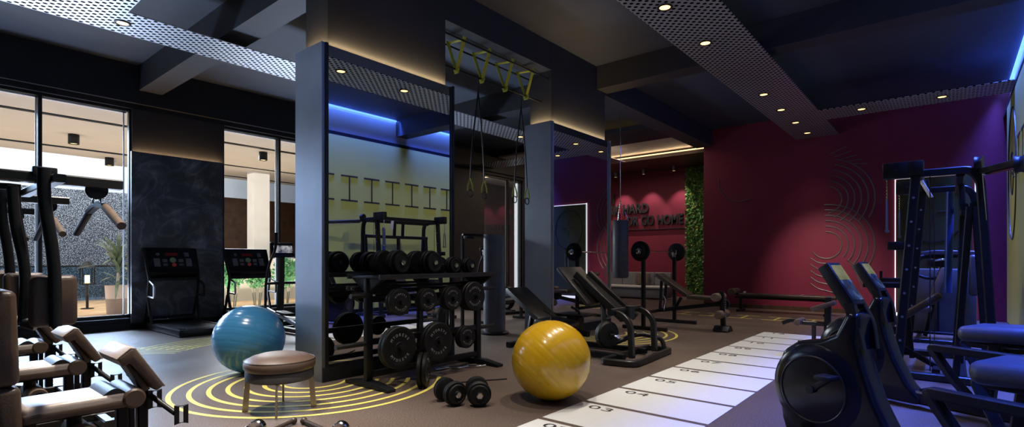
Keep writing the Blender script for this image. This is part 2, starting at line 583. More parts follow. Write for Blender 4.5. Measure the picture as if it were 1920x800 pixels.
def thing(name, label, cat, loc=(0, 0, 0), rz=0.0, group=None):
    o = bpy.data.objects.new(name, None)
    COL.objects.link(o)
    o.empty_display_size = 0.1
    o.location = loc
    o.rotation_euler = (0, 0, rz)
    return tag(o, label, cat, group)

def struct(mb, name, mat, parent=None, smooth=False):
    o = mb.build(name, mat, parent, smooth)
    if not parent:
        o['kind'] = 'structure'
    return o

def dup(root, loc, rz, label, group=None, name=None):
    r = root.copy()
    COL.objects.link(r)
    r.location = loc
    r.rotation_euler = (0, 0, rz)
    r['label'] = label
    if group:
        r['group'] = group
    for ch in list(root.children):
        c = ch.copy()
        COL.objects.link(c)
        c.parent = r
        for g in list(ch.children):
            d = g.copy()
            COL.objects.link(d)
            d.parent = c
    return r

def text_mesh(body, size, extrude=0.0, spacing=1.0, ax='CENTER', bold=0.0):
    c = bpy.data.curves.new('lettering', 'FONT')
    c.body = body
    c.size = size
    c.extrude = extrude
    c.align_x = ax
    c.align_y = 'CENTER'
    c.space_character = spacing
    c.resolution_u = 3
    c.offset = bold
    o = bpy.data.objects.new('lettering', c)
    COL.objects.link(o)
    dg = bpy.context.evaluated_depsgraph_get()
    me = bpy.data.meshes.new_from_object(o.evaluated_get(dg))
    bpy.data.objects.remove(o)
    bpy.data.curves.remove(c)
    return me

def frame(xa, ya, o):
    xa, ya = Vector(xa), Vector(ya)
    za = xa.cross(ya)
    M4 = Matrix((xa, ya, za)).transposed().to_4x4()
    M4.translation = Vector(o)
    return M4

def ring_band(c, r0, r1, a0, a1, z, n=64):
    A, B = [], []
    for i in range(n + 1):
        a = math.radians(a0 + (a1 - a0) * i / n)
        A.append((c[0] + r0 * math.cos(a), c[1] + r0 * math.sin(a), z))
        B.append((c[0] + r1 * math.cos(a), c[1] + r1 * math.sin(a), z))
    return A, B
# ------------------------------------------------------------------ room shell
struct(MB().bb(-3, 18, -1.1, 11.7, -0.1, 0), 'floor', M_floor)
struct(MB().bb(-3, 18, -1.1, 11.9, 4.78, 5.1), 'ceiling', M_ceil)
m = MB()
m.bb(-3, 18, 11.36, 11.70, 4.09, 5.0)
m.bb(-3, 18, 11.44, 11.70, 4.00, 4.09)
m.bb(-3, 18, 11.40, 11.70, 0.0, 0.20)
m.bb(2.97, 4.54, 11.42, 11.70, 0.2, 4.0)
m.bb(8.8, 12.35, 11.42, 11.70, 0.2, 4.0)
m.bb(14.35, 18, 11.42, 11.70, 0.2, 4.0)
struct(m, 'wall_left', M_dark_wall)
struct(MB().bb(14.5, 14.8, -1.1, 5.22, 0, 5.0), 'wall_far', M_red)
struct(MB().bb(14.8, 17.5, 4.95, 5.22, 0, 4.5), 'wall_recess', M_red)
struct(MB().bb(17.5, 17.7, 4.95, 11.45, 0, 5.0), 'wall_lounge', M_red)
struct(MB().bb(-3.2, -3, -1.1, 11.9, 0, 5.0), 'wall_back', M_dark_wall)
m = MB()
m.bb(-3, 14.5, -1.10, -0.86, 0.0, 4.16)
struct(m, 'wall_right', M_dark_wall)
struct(MB().bb(-3, 14.5, -1.1, -0.90, 4.16, 5.0), 'wall_cove', M_cove)
struct(MB().bb(-3, 14.5, -0.88, -0.80, 4.08, 4.16), 'trim_1', M_black)
struct(MB().bb(-2.9, 13.55, -0.86, -0.80, 0.10, 4.08), 'wall_panel', M_yellow_wall)
struct(MB().bb(-3, 14.5, -0.90, -0.87, 4.73, 4.76), 'trim_2', M_led_blue)
# beams
struct(MB().bb(3.0, 14.5, 4.99, 5.42, 4.33, 5.0), 'ceiling_beam', M_beam)
struct(MB().bb(3.05, 3.42, 5.42, 11.36, 4.33, 5.0), 'ceiling_beam', M_beam)
struct(MB().bb(8.4, 8.76, -0.9, 4.97, 4.36, 5.0), 'ceiling_beam', M_beam)
struct(MB().bb(8.4, 8.76, 5.42, 11.36, 4.33, 5.0), 'ceiling_beam', M_beam)
struct(MB().bb(3.05, 3.42, -0.9, 4.97, 4.36, 5.0), 'ceiling_beam', M_beam)
# pillar cores above the cladding
struct(MB().bb(3.0, 4.66, 4.985, 5.42, 3.44, 5.0), 'trim_3', M_beam)
struct(MB().bb(7.0, 8.71, 4.985, 5.42, 3.44, 5.0), 'trim_4', M_beam)
# lounge ceiling: wood soffit, pale tray, warm cove strips
struct(MB().bb(15.25, 17.5, 5.22, 11.4, 4.36, 4.46), 'ceiling_soffit', M_wood_dk)
struct(MB().bb(11.6, 13.0, 5.42, 8.6, 4.38, 4.46), 'ceiling_soffit', M_dark_wall)
struct(MB().bb(12.9, 15.35, 5.42, 11.3, 4.56, 4.62), 'ceiling_tray', M_grey_panel)
struct(MB().bb(15.25, 15.30, 5.5, 11.2, 4.47, 4.50), 'trim_5', M_led_warm)
struct(MB().bb(12.94, 12.99, 5.5, 8.6, 4.47, 4.50), 'trim_6', M_led_warm)

# perforated ceiling bands, hung under the beams (one object: the bands meet in a grid)
def band(x0, x1, y0, y1, n):
    o = struct(MB().bb(x0, x1, y0, y1, 4.20, 4.212), 'trim_%d' % n, M_perf)
    return o
band(-3, 14.45, 2.02, 2.93, 7)
band(-3, 14.45, 7.56, 8.32, 8)
band(1.08, 1.92, -0.8, 7.56, 9)
band(11.92, 12.78, -0.82, 2.02, 11)
band(11.92, 12.78, 8.32, 11.35, 13)

# baseboard strip along the window wall and the far wall
struct(MB().bb(-3, 14.3, 11.36, 11.40, 0, 0.12), 'baseboard_left', M_black)
struct(MB().bb(14.46, 14.5, 1.05, 5.2, 0, 0.10), 'baseboard_far', M_wood_dk)

# marble cladding panels between the windows, with a light gap above
struct(MB().bb(2.92, 4.46, 11.28, 11.35, 0.12, 3.20), 'trim_14', M_marble)
struct(MB().bb(2.99, 4.44, 11.38, 11.41, 3.10, 3.12), 'trim_15', M_led_warm)
struct(MB().bb(8.9, 12.25, 11.35, 11.42, 0.20, 4.0), 'trim_16', pm('taupe_panel', (0.045, 0.042, 0.041), 0.6, noise=0.1))
for nm, x0, x1 in (('marble_panel_strip', 2.97, 4.48),):
    lamp(nm + '_light', 'AREA', ((x0 + x1) / 2, 11.375, 3.19), 9, (1.0, 0.62, 0.30), x1 - x0, 0.05, rot=(math.radians(168), 0, 0))

# windows
def window(n, x0, x1, mulls):
    r = MB()
    z0, z1, y = 0.20, 4.0, 11.56
    for a, b in ((x0, x0 + 0.04), (x1 - 0.04, x1)):
        r.bb(a, b, y - 0.05, y + 0.05, z0, z1)
    r.bb(x0, x1, y - 0.05, y + 0.05, z0, z0 + 0.06)
    r.bb(x0, x1, y - 0.05, y + 0.05, z1 - 0.05, z1)
    for q in mulls:
        r.bb(q - 0.025, q + 0.025, y - 0.06, y + 0.06, z0, z1)
    o = struct(r, 'window_%d' % n, M_gun)
    g = MB().bb(x0 + 0.02, x1 - 0.02, y - 0.006, y + 0.006, z0 + 0.02, z1 - 0.02).build('pane', M_glass, o, False)
    e = MB().bb(x0 + 0.06, x1 - 0.06, y + 0.03, y + 0.05, z1 - 0.075, z1 - 0.05)
    for q in mulls + [x1 - 0.06]:
        e.bb(q - 0.05, q - 0.03, y + 0.03, y + 0.05, z0, z1 - 0.05)
    e.build('edge_highlight', M_whitestrip, o, False)  # white strips painted as highlights along the mullions and top
    return o
window(1, -3.0, 2.98, [-1.2, 0.26, 1.72])
window(2, 4.54, 8.8, [5.74, 7.2])
window(3, 12.35, 14.35, [13.66])
struct(MB().bb(14.13, 14.28, 11.60, 11.64, 0.26, 3.9), 'trim_17', M_led_white)

# door on the far wall: olive glass leaf in a bright slot frame
d = struct(MB().bb(14.44, 14.48, -0.33, 0.93, 0.10, 3.02), 'door_1', M_olive)
f = MB()
for y in (-0.38, 0.96):
    f.bb(14.455, 14.495, y - 0.009, y + 0.009, 0.02, 3.06)
f.bb(14.455, 14.495, -0.39, 0.97, 3.035, 3.05)
f.build('lit_slot', M_led_white, d, False)
MB().bb(14.455, 14.495, -0.36, 0.945, 0.015, 0.085).build('lit_threshold', M_led_white, d, False)
h = MB()
for y in (0.20, 0.32):
    h.tube([(14.38, y, 0.85), (14.38, y, 1.45)], 0.02)
    h.cyl((14.38, y, 0.92), (14.44, y, 0.92), 0.012)
    h.cyl((14.38, y, 1.38), (14.44, y, 1.38), 0.012)
h.build('handle', M_chrome, d)
k = MB()
pts = [(14.43, 0.30 + 0.52 * math.cos(a), 2.25 + 0.62 * math.sin(a)) for a in [2 * PI * i / 48 for i in range(48)]]
k.tube(pts, 0.008, 6, closed=True)
for a in range(4):
    c, s = math.cos(a * PI / 2), math.sin(a * PI / 2)
    k.tube([(14.43, 0.30 + 0.08 * c, 2.28 + 0.08 * s), (14.43, 0.30 + 0.25 * c, 2.28 + 0.25 * s)], 0.008, 6)
k.build('etched_circle', M_ink, d)

# ------------------------------------------------------------------ pillars with brushed cladding and mirrors
def pillar(x0, x1, n, lab_mirror):
    y0, y1, H = 4.93, 5.46, 3.48
    m = MB()
    m.bb(x0, x1, y0, y1, 0, 0.15)
    m.bb(x0, x0 + 0.07, y0, y1, 0.15, H)
    m.bb(x1 - 0.03, x1, y0, y1, 0.15, H)
    m.bb(x0 + 0.07, x1 - 0.03, y0 + 0.035, y1, 0.15, H - 0.04)
    struct(m, 'pillar', M_steel)
    struct(MB().bb(x0 + 0.004, x1, y0 - 0.012, y0 - 0.001, 0, 0.15), 'trim_%d' % n, M_dark_wall)
    mr = MB().bb(x0 + 0.07, x1 - 0.03, y0 + 0.02, y0 + 0.03, 0.16, H - 0.01).build('wall_mirror', M_mirror, None, False)
    tag(mr, lab_mirror, 'mirror')
    e = MB()
    e.bb(x0 + 0.035, x0 + 0.07, y0 - 0.012, y0 + 0.015, 0.15, H)
    e.bb(x1 - 0.03, x1 - 0.002, y0 - 0.012, y0 + 0.015, 0.15, H)
    e.bb(x0 + 0.07, x1 - 0.03, y0 - 0.004, y0 + 0.015, 0.15, 0.17)
    e.build('mirror_frame', M_gun if n == 18 else M_alu, mr, False)
    s = MB()
    s.bb(x0 + 0.12, x1 - 0.06, y0 + 0.035, y0 + 0.05, H - 0.04, H - 0.015)
    s.bb(x0 + 0.075, x0 + 0.095, y0 + 0.08, y1 - 0.06, H - 0.03, H - 0.005)
    struct(s, 'trim_%d' % (n + 1), M_led_warm)
    lamp('pillar_glow_front', 'AREA', ((x0 + x1) / 2, y0 + 0.022, H + 0.004), 9.0, (1, 0.70, 0.34), x1 - x0 - 0.2, 0.02, rot=(math.radians(176), 0, 0))
    lamp('pillar_glow_side', 'AREA', (x0 + 0.05, (y0 + y1) / 2, H + 0.005), 2.6, (1, 0.70, 0.34), 0.03, 0.4, rot=(math.radians(180), math.radians(8), 0))
pillar(2.90, 4.76, 18, 'tall mirror on the near pillar behind the dumbbell rack')
pillar(6.90, 8.83, 20, 'tall mirror on the far pillar beside the punching bag')

# ------------------------------------------------------------------ floor and wall markings
lad = thing('floor_ladder_marking', 'white numbered agility panels painted in a long strip on the brown floor', 'floor marking', (6.6, 1.96, 0))
for i in range(1, 13):
    x0 = 3.385 + 0.6525 * (i - 3)
    p = MB().bb(x0 - 6.6, x0 + 0.595 - 6.6, -0.54, 0.54, 0.001, 0.003).build('panel', M_white, lad, False)
    t = text_mesh('%02d' % i, 0.135, 0.0004, 1.05)
    mt = frame((0, -1.75, 0), (1.0, 0, 0), (x0 + 0.50 - 6.6, 0.54 - 0.24, 0.0042))
    MB().mesh(t, mt).build('number', M_ink, p, False, False)

def ring_mark(c, label, radii, a0, a1, wdt):
    m = MB()
    for r in radii:
        A, B = ring_band(c, r - wdt, r, a0, a1, 0.002)
        m.quadstrip(A, B)
    o = m.build('ring_marking', M_yline, None, False, loc=(c[0], c[1], 0.0))
    return tag(o, label, 'floor marking')
ring_mark((2.89, 5.05), 'yellow concentric rings painted on the floor under the leather stool', [1.29, 1.13, .97, .81, .65, .49, .33], 92, 320, 0.042)
ring_mark((3.45, 7.40), 'thin yellow arcs on the floor in front of the treadmills, right-hand set', [1.06, 1.2, 1.34, 1.48, 1.62, 1.76], 55, 131, 0.03)
ring_mark((1.72, 7.38), 'thin yellow arcs on the floor in front of the treadmills, left-hand set', [1.05, 1.17, 1.29, 1.41, 1.53, 1.65], 36, 112, 0.03)
ring_mark((7.94, 4.65), 'yellow concentric rings on the floor between leg press and weight bench', [1.29, 1.13, .97, .81, .65, .49], 186, 320, 0.042)
lm = thing('line_marking', 'row of small yellow bar figures painted on the floor near the red wall', 'floor marking', (12.2, 3.6, 0))
for i in range(7):
    y = 2.18 + 0.66 * i - 3.6
    q = MB()
    q.bb(-0.30, 0.30, y - 0.022, y + 0.022, 0.001, 0.003)
    q.bb(-0.33, -0.28, y - 0.24, y + 0.24, 0.001, 0.003)
    q.bb(0.28, 0.33, y - 0.24, y + 0.24, 0.001, 0.003)
    q.build('bar_figure', M_yline, lm, False)

# bar figures and circles on the yellow wall
wf = thing('wall_marking', 'row of black bar figures on the yellow wall facing the mirror pillar', 'wall marking', (8.4, -0.80, 2.9))
for i in range(9):
    x = 6.38 + 0.612 * i - 8.4
    q = MB()
    q.bb(x - 0.018, x + 0.018, 0.001, 0.006, -0.29, 0.29)
    q.bb(x - 0.22, x + 0.22, 0.001, 0.006, 0.26, 0.30)
    q.bb(x - 0.22, x + 0.22, 0.001, 0.006, -0.30, -0.26)
    q.build('bar_figure', M_ink, wf, False)
q = MB()
q.tube([(12.35 + 0.72 * math.cos(2 * PI * i / 64), -0.795, 2.72 + 1.12 * math.sin(2 * PI * i / 64)) for i in range(64)], 0.012, 6, closed=True)
q.tube([(12.35 + 0.22 * math.cos(2 * PI * i / 40), -0.795, 2.72 + 0.36 * math.sin(2 * PI * i / 40)) for i in range(40)], 0.010, 6, closed=True)
q.tube([(12.0, -0.795, 2.62), (12.7, -0.795, 2.82)], 0.010, 6)
tag(q.build('wall_circle', M_ink, loc=(12.35, -0.80, 2.72)), 'thin black circle figure on the yellow wall beside the pulldown bar', 'wall marking')

# figure of nested arcs on the red wall
def wall_arc(m, cy, cz, r, a0, a1, th=0.012, n=40):
    pts = []
    for i in range(n + 1):
        a = math.radians(a0 + (a1 - a0) * i / n)
        pts.append((14.495, cy - r * math.cos(a), cz + r * math.sin(a)))
    m.tube(pts, th, 6)
m = MB()
cy, zu, zl = 2.30, 2.68, 1.60
R6 = [0.32, 0.45, 0.58, 0.71, 0.84, 0.965]
for i, r in enumerate(R6):
    s = math.degrees(math.asin(min(1, max(-1, -(zu - zl) / 2 / max(r, 0.55)))))
    wall_arc(m, cy, zu, r, 78, -80 if r < 0.4 else -80 + 52 * (r - 0.32) / 0.65, 0.015)
    wall_arc(m, cy, zl, r, 92, -150 if r < 0.4 else -40, 0.015)
for i in range(5):
    z = zl - 0.40 - 0.155 * i
    m.tube(fillet([(14.495, cy + 0.33, z + 0.10 ), (14.495, cy + 0.18, z - 0.02), (14.495, cy - 0.30, z - 0.06 - 0.02 * i)], 0.12), 0.012, 6)
    m.tube([(14.495, cy - 0.05 - 0.13 * i, zu + 0.98 + 0.10 - 0.07 * i), (14.495, cy - 0.42 - 0.10 * i, zu + 1.22 - 0.11 * i)], 0.010, 6)
    m.tube([(14.495, cy - 0.42 - 0.05 * i, zl - 0.35 - 0.08 * i), (14.495, cy - 0.80 + 0.02 * i, zl - 0.62 - 0.10 * i)], 0.010, 6)
tag(m.build('wall_relief', M_relief, loc=(14.49, cy, 2.1)), 'large dark figure three of nested thin arcs on the red wall', 'wall relief')
m = MB()
wall_arc(m, 4.27, 3.32, 0.54, 170, 300, 0.010)
tag(m.build('wall_arc', M_relief, loc=(14.49, 4.27, 3.32)), 'thin dark open arc on the red wall above the flat bench', 'wall relief')

# raised lettering on the lounge wall
sg = thing('wall_lettering', 'raised dark slogan letters on the red lounge wall', 'sign', (17.46, 8.3, 2.6))
for body, yl, z, sz in (('I', 9.55, 3.48, 0.50), ('WORK HARD', 8.22, 3.07, 0.46), ('OR GO HOME', 6.97, 2.63, 0.46)):
    t = text_mesh(body, sz, 0.03, 1.03, 'RIGHT', 0.012)
    MB().mesh(t, frame((0, -1, 0), (0, 0, 1), (17.45 - 17.46, yl - 8.3, z - 2.6)) @ Matrix.Diagonal((0.71 if 'HOME' in body else 0.80, 1, 1, 1))).build('line_of_letters', M_sign, sg, False, False)
MB().bb(-0.02, 0.03, -1.55, 2.2, -0.28, -0.26).build('underline', M_sign, sg, False)
# ------------------------------------------------------------------ downlights in the perforated bands
def downlight(x, y, label, power, col=NEUT, spot=120, target=None, group='downlights in the perforated ceiling bands'):
    t = thing('downlight', label, 'ceiling light', (x, y, 4.199), 0, group)
    MB().lathe([(0.062, 0.0), (0.088, -0.004), (0.09, -0.012), (0.075, -0.016), (0.062, -0.010), (0.062, 0.0)], n=28).build('trim_ring', M_gun, t)
    MB().lathe([(0.0, -0.010), (0.045, -0.012), (0.062, -0.008), (0.062, 0.0), (0, 0.0)], n=28).build('lens', M_lens, t)
    lamp('downlight_beam', 'SPOT', (0, 0, -0.03), power, col, 0.05, spot=spot, blend=1.0,
         rot=(0, 0, 0) if target is None else (Vector(target) - Vector((x, y, 4.17))).to_track_quat('-Z', 'Y').to_euler(), parent=t)
    return t
for x, p, s in ((1.6, 230, 'the long right band nearest the viewer'), (3.3, 230, 'the long right band in front of the yellow ball'), (4.64, 230, 'the long right band right above the yellow ball'), (5.88, 230, 'the long right band, first one in view'),
             (7.20, 230, 'the long right band, second one in view'), (10.1, 250, 'the long right band, third one in view'),
             ):
    dl = downlight(x, 2.57, 'glowing round downlight in %s' % s, p, spot=88)
    if 7 < x < 11:  # added spot, not part of the fixture, brightens the yellow wall
        lamp('added_wall_fill', 'SPOT', (0, -0.02, -0.03), 125, (1.0, 0.95, 0.82), 0.05, spot=92, blend=0.9,
             rot=Vector((0, -3.37, -2.9)).to_track_quat('-Z', 'Y').to_euler(), parent=dl)
downlight(11.35, 2.57, 'glowing round downlight in the long right band, fourth one in view', 760, (1, 0.85, 0.75), 42, target=(14.5, 2.30, 0.70))
downlight(12.6, 2.57, 'glowing round downlight in the long right band, fifth one in view', 60, (1, 0.85, 0.75), 70)
downlight(13.8, 2.57, 'glowing round downlight at the red wall end of the long right band', 25, (1, 0.85, 0.75), 80)
downlight(12.3, 1.35, 'glowing round downlight in the cross band, the one nearer its junction', 90, spot=80)
downlight(12.3, 0.13, 'glowing round downlight in the cross band, the one nearer the blue cove', 110, spot=80)
downlight(1.96, 7.93, 'round downlight at the upper left band junction near the windows', 260, (0.85, 0.92, 1.0), 90)
downlight(5.9, 7.93, 'round downlight of the window band hidden behind the near pillar', 160, (0.85, 0.92, 1.0), 90)
downlight(9.85, 7.93, 'round downlight of the window band between the two pillars', 120, spot=90)
downlight(1.5, 4.9, 'round downlight in the left cross band above the leather machines', 850, (1.0, 0.93, 0.86), 60)
downlight(1.5, 3.3, 'round downlight in the left cross band above the nearest bench', 800, (1.0, 0.93, 0.86), 60)

# ------------------------------------------------------------------ balls
def ball(c, r, mat, label, ridge_axis):
    m = MB()
    prof = []
    n = 96
    for i in range(n + 1):
        a = -PI / 2 + PI * i / n
        k = 0.0022 if (abs(math.sin(a)) < 0.80 and (i % 6) == 0) else 0.0
        prof.append(((r - k) * math.cos(a) if 0 < i < n else 0.0, (r - k) * math.sin(a)))
    m.lathe(prof, (0, 0, r), ridge_axis, 72)
    # resting patch: pressed flat against the floor
    for v in m.bm.verts:
        if v.co.z < 0.006:
            v.co.z = 0.001
    o = m.build('exercise_ball', mat)
    for p in o.data.polygons:
        p.use_smooth = True
    o.location = (c[0], c[1], 0)
    v = MB().cyl(Vector((0, 0, r)) + Vector(ridge_axis).normalized() * (r - 0.004), Vector((0, 0, r)) + Vector(ridge_axis).normalized() * (r + 0.004), 0.014).build('valve_plug', mat, o)
    return tag(o, label, 'exercise ball')
ball((2.66, 6.02), 0.372, M_blue, 'large blue exercise ball behind the round leather stool', (0.45, 0.25, 1.0))
ball((3.87, 2.76), 0.354, M_yel, 'large yellow exercise ball beside the white floor ladder', (0.75, -0.55, 0.85))

# ------------------------------------------------------------------ stool
t = thing('stool', 'round tufted brown leather stool on bright metal legs on the yellow rings', 'stool', (2.16, 4.32, 0), 0.1)
MB().lathe([(0, 0.262), (0.255, 0.262), (0.266, 0.272), (0.266, 0.335), (0.260, 0.345), (0, 0.345)], n=48).build('seat_band', M_dkfab, t)
MB().lathe([(0, 0.345), (0.262, 0.345), (0.278, 0.365), (0.281, 0.395), (0.274, 0.420), (0.270, 0.424), (0.264, 0.428), (0.22, 0.452), (0.16, 0.468), (0.08, 0.475), (0, 0.477)], n=56).build('cushion', M_leather, t)
pp = MB()
pp.tube([(0.272 * math.cos(2 * PI * i / 64), 0.272 * math.sin(2 * PI * i / 64), 0.424) for i in range(64)], 0.004, 6, closed=True)
pp.build('piping', M_leather_dk, t)
for k in range(4):
    a = PI / 4 + k * PI / 2 + 0.12
    c, s = math.cos(a), math.sin(a)
    MB().rect([(0.10 * c, 0.10 * s, 0.245), (0.245 * c, 0.245 * s, 0.245), (0.265 * c, 0.265 * s, 0.0)], 0.045, 0.014, 0.0, up=(-s, c, 0)).build('leg', M_brass, t)
MB().cyl((0, 0, 0.238), (0, 0, 0.262), 0.13, n=28).build('swivel_plate', M_brass, t)

# ------------------------------------------------------------------ dumbbells and plates
def make_dumbbell(R, L, nplate, label, group, loc, rz, z0=0.0):
    t = thing('dumbbell', label, 'dumbbell', (loc[0], loc[1], z0), rz, group)
    h = MB()
    h.lathe([(0, -L * 0.5), (0.013, -L * 0.5), (0.013, -L * 0.2), (0.016, -L * 0.08), (0.016, L * 0.08), (0.013, L * 0.2), (0.013, L * 0.5), (0, L * 0.5)], (0, 0, R), (0, 1, 0), 16)
    h.build('handle', M_chrome, t)
    for s in (-1, 1):
        m = MB()
        y = 0.062
        tw = (L * 0.5 - y - 0.012) / nplate
        for k in range(nplate):
            r = R * (1.0 if k < nplate - 1 else 0.82)
            a, b = y + k * tw, y + (k + 1) * tw
            pr = [(0.012, a + 0.001), (r * 0.9, a + 0.001), (r, a + tw * 0.25), (r, b - tw * 0.25), (r * 0.93, b - 0.001), (r * 0.80, b - 0.001), (r * 0.76, b - tw * 0.18), (r * 0.36, b - tw * 0.18), (r * 0.33, b - 0.001), (0.012, b - 0.001)]
            m.lathe(pr, (0, 0, R), (0, s, 0), 36)
        hd = m.build('head', M_rubber, t)
        MB().lathe([(0, 0), (0.024, 0), (0.030, 0.006), (0.030, 0.014), (0.022, 0.02), (0, 0.02)], (0, s * (L * 0.5 - 0.014), R), (0, s, 0), 6).build('end_nut', M_chrome, hd, False)
    return t

def ring_text(word, rad, size, yy, both=True):
    m = MB()
    for sgn in ((1, -1) if both else (1,)):
        n = len(word)
        for i, ch in enumerate(word):
            th = (i - (n - 1) / 2) * size * 0.95 / rad
            me = text_mesh(ch, size, 0.0006)
            if sgn > 0:
                x, z = rad * math.sin(th), rad * math.cos(th)
                xa, za = Vector((math.cos(th), 0, -math.sin(th))), Vector((math.sin(th), 0, math.cos(th)))
            else:
                x, z = rad * math.sin(th), -rad * math.cos(th)
                xa, za = Vector((math.cos(th), 0, math.sin(th))), Vector((-math.sin(th), 0, math.cos(th)))
            m.mesh(me, frame(xa, za, (x, yy, z)))
    return m
PL = {}
def plate_mesh(R, T):
    key = (R, T)
    if key not in PL:
        pr = [(0.027, -T / 2), (R * 0.25, -T / 2), (R * 0.27, -T * 0.38), (R * 0.70, -T * 0.38), (R * 0.74, -T / 2), (R * 0.95, -T / 2), (R, -T * 0.30),
              (R, T * 0.30), (R * 0.95, T / 2), (R * 0.74, T / 2), (R * 0.70, T * 0.38), (R * 0.27, T * 0.38), (R * 0.25, T / 2), (0.027, T / 2), (0.027, -T / 2)]
        b = MB().lathe(pr, (0, 0, 0), (0, 1, 0), 44).build('plate_body', M_rubber)
        l = ring_text('MYDREVE', R * 0.60, R * 0.19, -T * 0.39 - 0.0008).build('plate_text', M_letter, None, False, False)
        PL[key] = (b.data, l.data)
        bpy.data.objects.remove(b)
        bpy.data.objects.remove(l)
    return PL[key]
def plate(R, T, loc, label, rz=0.0, tilt=0.0, group='weight plates on the dumbbell rack'):
    a, b = plate_mesh(R, T)
    o = bpy.data.objects.new('weight_plate', a)
    COL.objects.link(o)
    l = bpy.data.objects.new('lettering', b)
    COL.objects.link(l)
    l.parent = o
    o.location = loc
    o.rotation_euler = (0, tilt, rz)
    return tag(o, label, 'weight plate', group)

# ------------------------------------------------------------------ dumbbell rack
RX0, RX1, RY = 3.10, 4.66, 4.42
rk = thing('dumbbell_rack', 'black steel dumbbell rack standing before the near mirror pillar', 'rack', ((RX0 + RX1) / 2, RY, 0))
cx = (RX0 + RX1) / 2
for x in (RX0 - cx, RX1 - cx):
    m = MB()
    m.box((x, 0, 0.567), (0.075, 0.06, 1.01), bev=0.008)
    m.build('upright', M_black, rk)
    MB().prism([(-0.37, 0.0), (0.33, 0.0), (0.33, 0.03), (0.10, 0.065), (-0.12, 0.065), (-0.37, 0.03)], x - 0.05, x + 0.05, 'yz', 0.006).build('foot', M_black, rk)
    MB().prism([(-0.26, 1.070), (0.26, 1.070), (0.03, 0.93), (-0.03, 0.93)], x - 0.02, x + 0.02, 'yz', 0.004).build('shelf_bracket', M_black, rk)
m = MB()
m.box((0, 0.0, 1.082), (RX1 - RX0 + 0.10, 0.52, 0.022), bev=0.004)
m.box((0, -0.265, 1.085), (RX1 - RX0 + 0.12, 0.025, 0.05), bev=0.005)
m.box((0, 0.265, 1.085), (RX1 - RX0 + 0.12, 0.025, 0.05), bev=0.005)
m.build('top_shelf', M_gun, rk)
m = MB()
for z in (0.86, 0.44):
    m.box((0, 0.0, z), (RX1 - RX0, 0.045, 0.06), bev=0.006)
m.box((0, 0.0, 0.12), (RX1 - RX0, 0.05, 0.06), bev=0.006)
m.build('crossbar', M_black, rk)
# mid-tier bar catchers
m = MB()
for y in (0.14, 0.22):
    m.box((0, y, 0.93), (RX1 - RX0, 0.03, 0.03), bev=0.004)
m.box((RX0 - cx, 0.12, 0.91), (0.05, 0.26, 0.04), bev=0.004)
m.box((RX1 - cx, 0.12, 0.91), (0.05, 0.26, 0.04), bev=0.004)
m.build('bar_cradle', M_black, rk)
mid = [(3.25, 0.13, 2), (3.605, 0.12, 2), (3.95, 0.13, 2), (4.31, 0.165, 3)]
low = [(3.24, 0.205, 2), (3.745, 0.20, 2), (4.17, 0.125, 2)]
ordn = ['first', 'second', 'third', 'fourth']
pos = {0: 'outermost', 1: 'second', 2: 'innermost'}
for tier, rows, z in (('middle', mid, 0.845), ('lower', low, 0.405)):
    for i, (x, R, n) in enumerate(rows):
        MB().cyl((x - cx, -0.02, z), (x - cx, -0.36, z), 0.0235, n=16).build('plate_peg', M_black, rk)
        for k in range(n):
            T = 0.042
            yy = RY - 0.30 + k * (T + 0.004) + (0.02 if n == 3 else 0)
            plate(R, T, (x, yy, z + 0.0235 - 0.027), 'lettered plate, %s on the %s %s-tier rack peg counted from the stool' % ('outermost' if k == 0 else 'innermost' if k == n - 1 else 'middle one', ordn[i], tier))
for z in (0.43, 0.90):
    MB().cyl((RX0 - cx - 0.03, 0, z), (RX0 - cx - (0.36 if z < 0.5 else 0.20), 0, z), 0.024, n=16).build('side_peg', M_gun, rk)
    MB().cyl((RX1 - cx + 0.03, 0, z), (RX1 - cx + 0.30, 0, z), 0.024, n=16).build('side_peg', M_gun, rk)
for i, (x, y) in enumerate(((3.43, 4.02), (3.463, 3.981))):
    plate(0.17, 0.042, (x, y, 0.17), 'bare plate standing on edge under the rack, the one %s the stool' % ('nearer' if i == 0 else 'farther from'), rz=math.radians(39.7), group='plates standing on the floor')
grp = 'dumbbells on the top shelf of the rack'
make_dumbbell(0.128, 0.42, 3, 'black dumbbell with chrome nut, first on the top shelf counted from the stool', grp, (3.36, 4.42), 0.06, 1.0945)
make_dumbbell(0.128, 0.42, 3, 'black dumbbell with chrome nut, second on the top shelf counted from the stool', grp, (3.80, 4.42), 0.03, 1.0945)
make_dumbbell(0.095, 0.34, 3, 'smaller black dumbbell, third on the top shelf counted from the stool', grp, (4.12, 4.40), 0.05, 1.0945)
make_dumbbell(0.090, 0.34, 3, 'smaller black dumbbell at the far end of the rack shelf', grp, (4.38, 4.40), 0.0, 1.0945)
for i, (y, z) in enumerate(((4.56, 0.968), (4.64, 0.968))):
    pts = [(3.0, 0, 0), (3.45, 0, 0), (3.62, 0.05, 0.0), (3.80, -0.02, 0.0), (3.98, 0.05, 0), (4.15, 0, 0), (4.75, 0, 0)]
    b = MB().tube([(p[0] - 3.9, p[1] * 0.5, p[2]) for p in pts], 0.014, 10, 0.05)
    for s in (-1, 1):
        b.cyl((s * 0.70, 0, 0), (s * 0.88, 0, 0), 0.022)
    o = b.build('curl_bar', M_gun)
    o.location = (3.9, y, z)
    tag(o, 'cranked steel curl bar lying in the rack cradle, the one %s the mirror' % ('farther from' if i == 0 else 'nearer'), 'curl bar', 'curl bars in the rack')
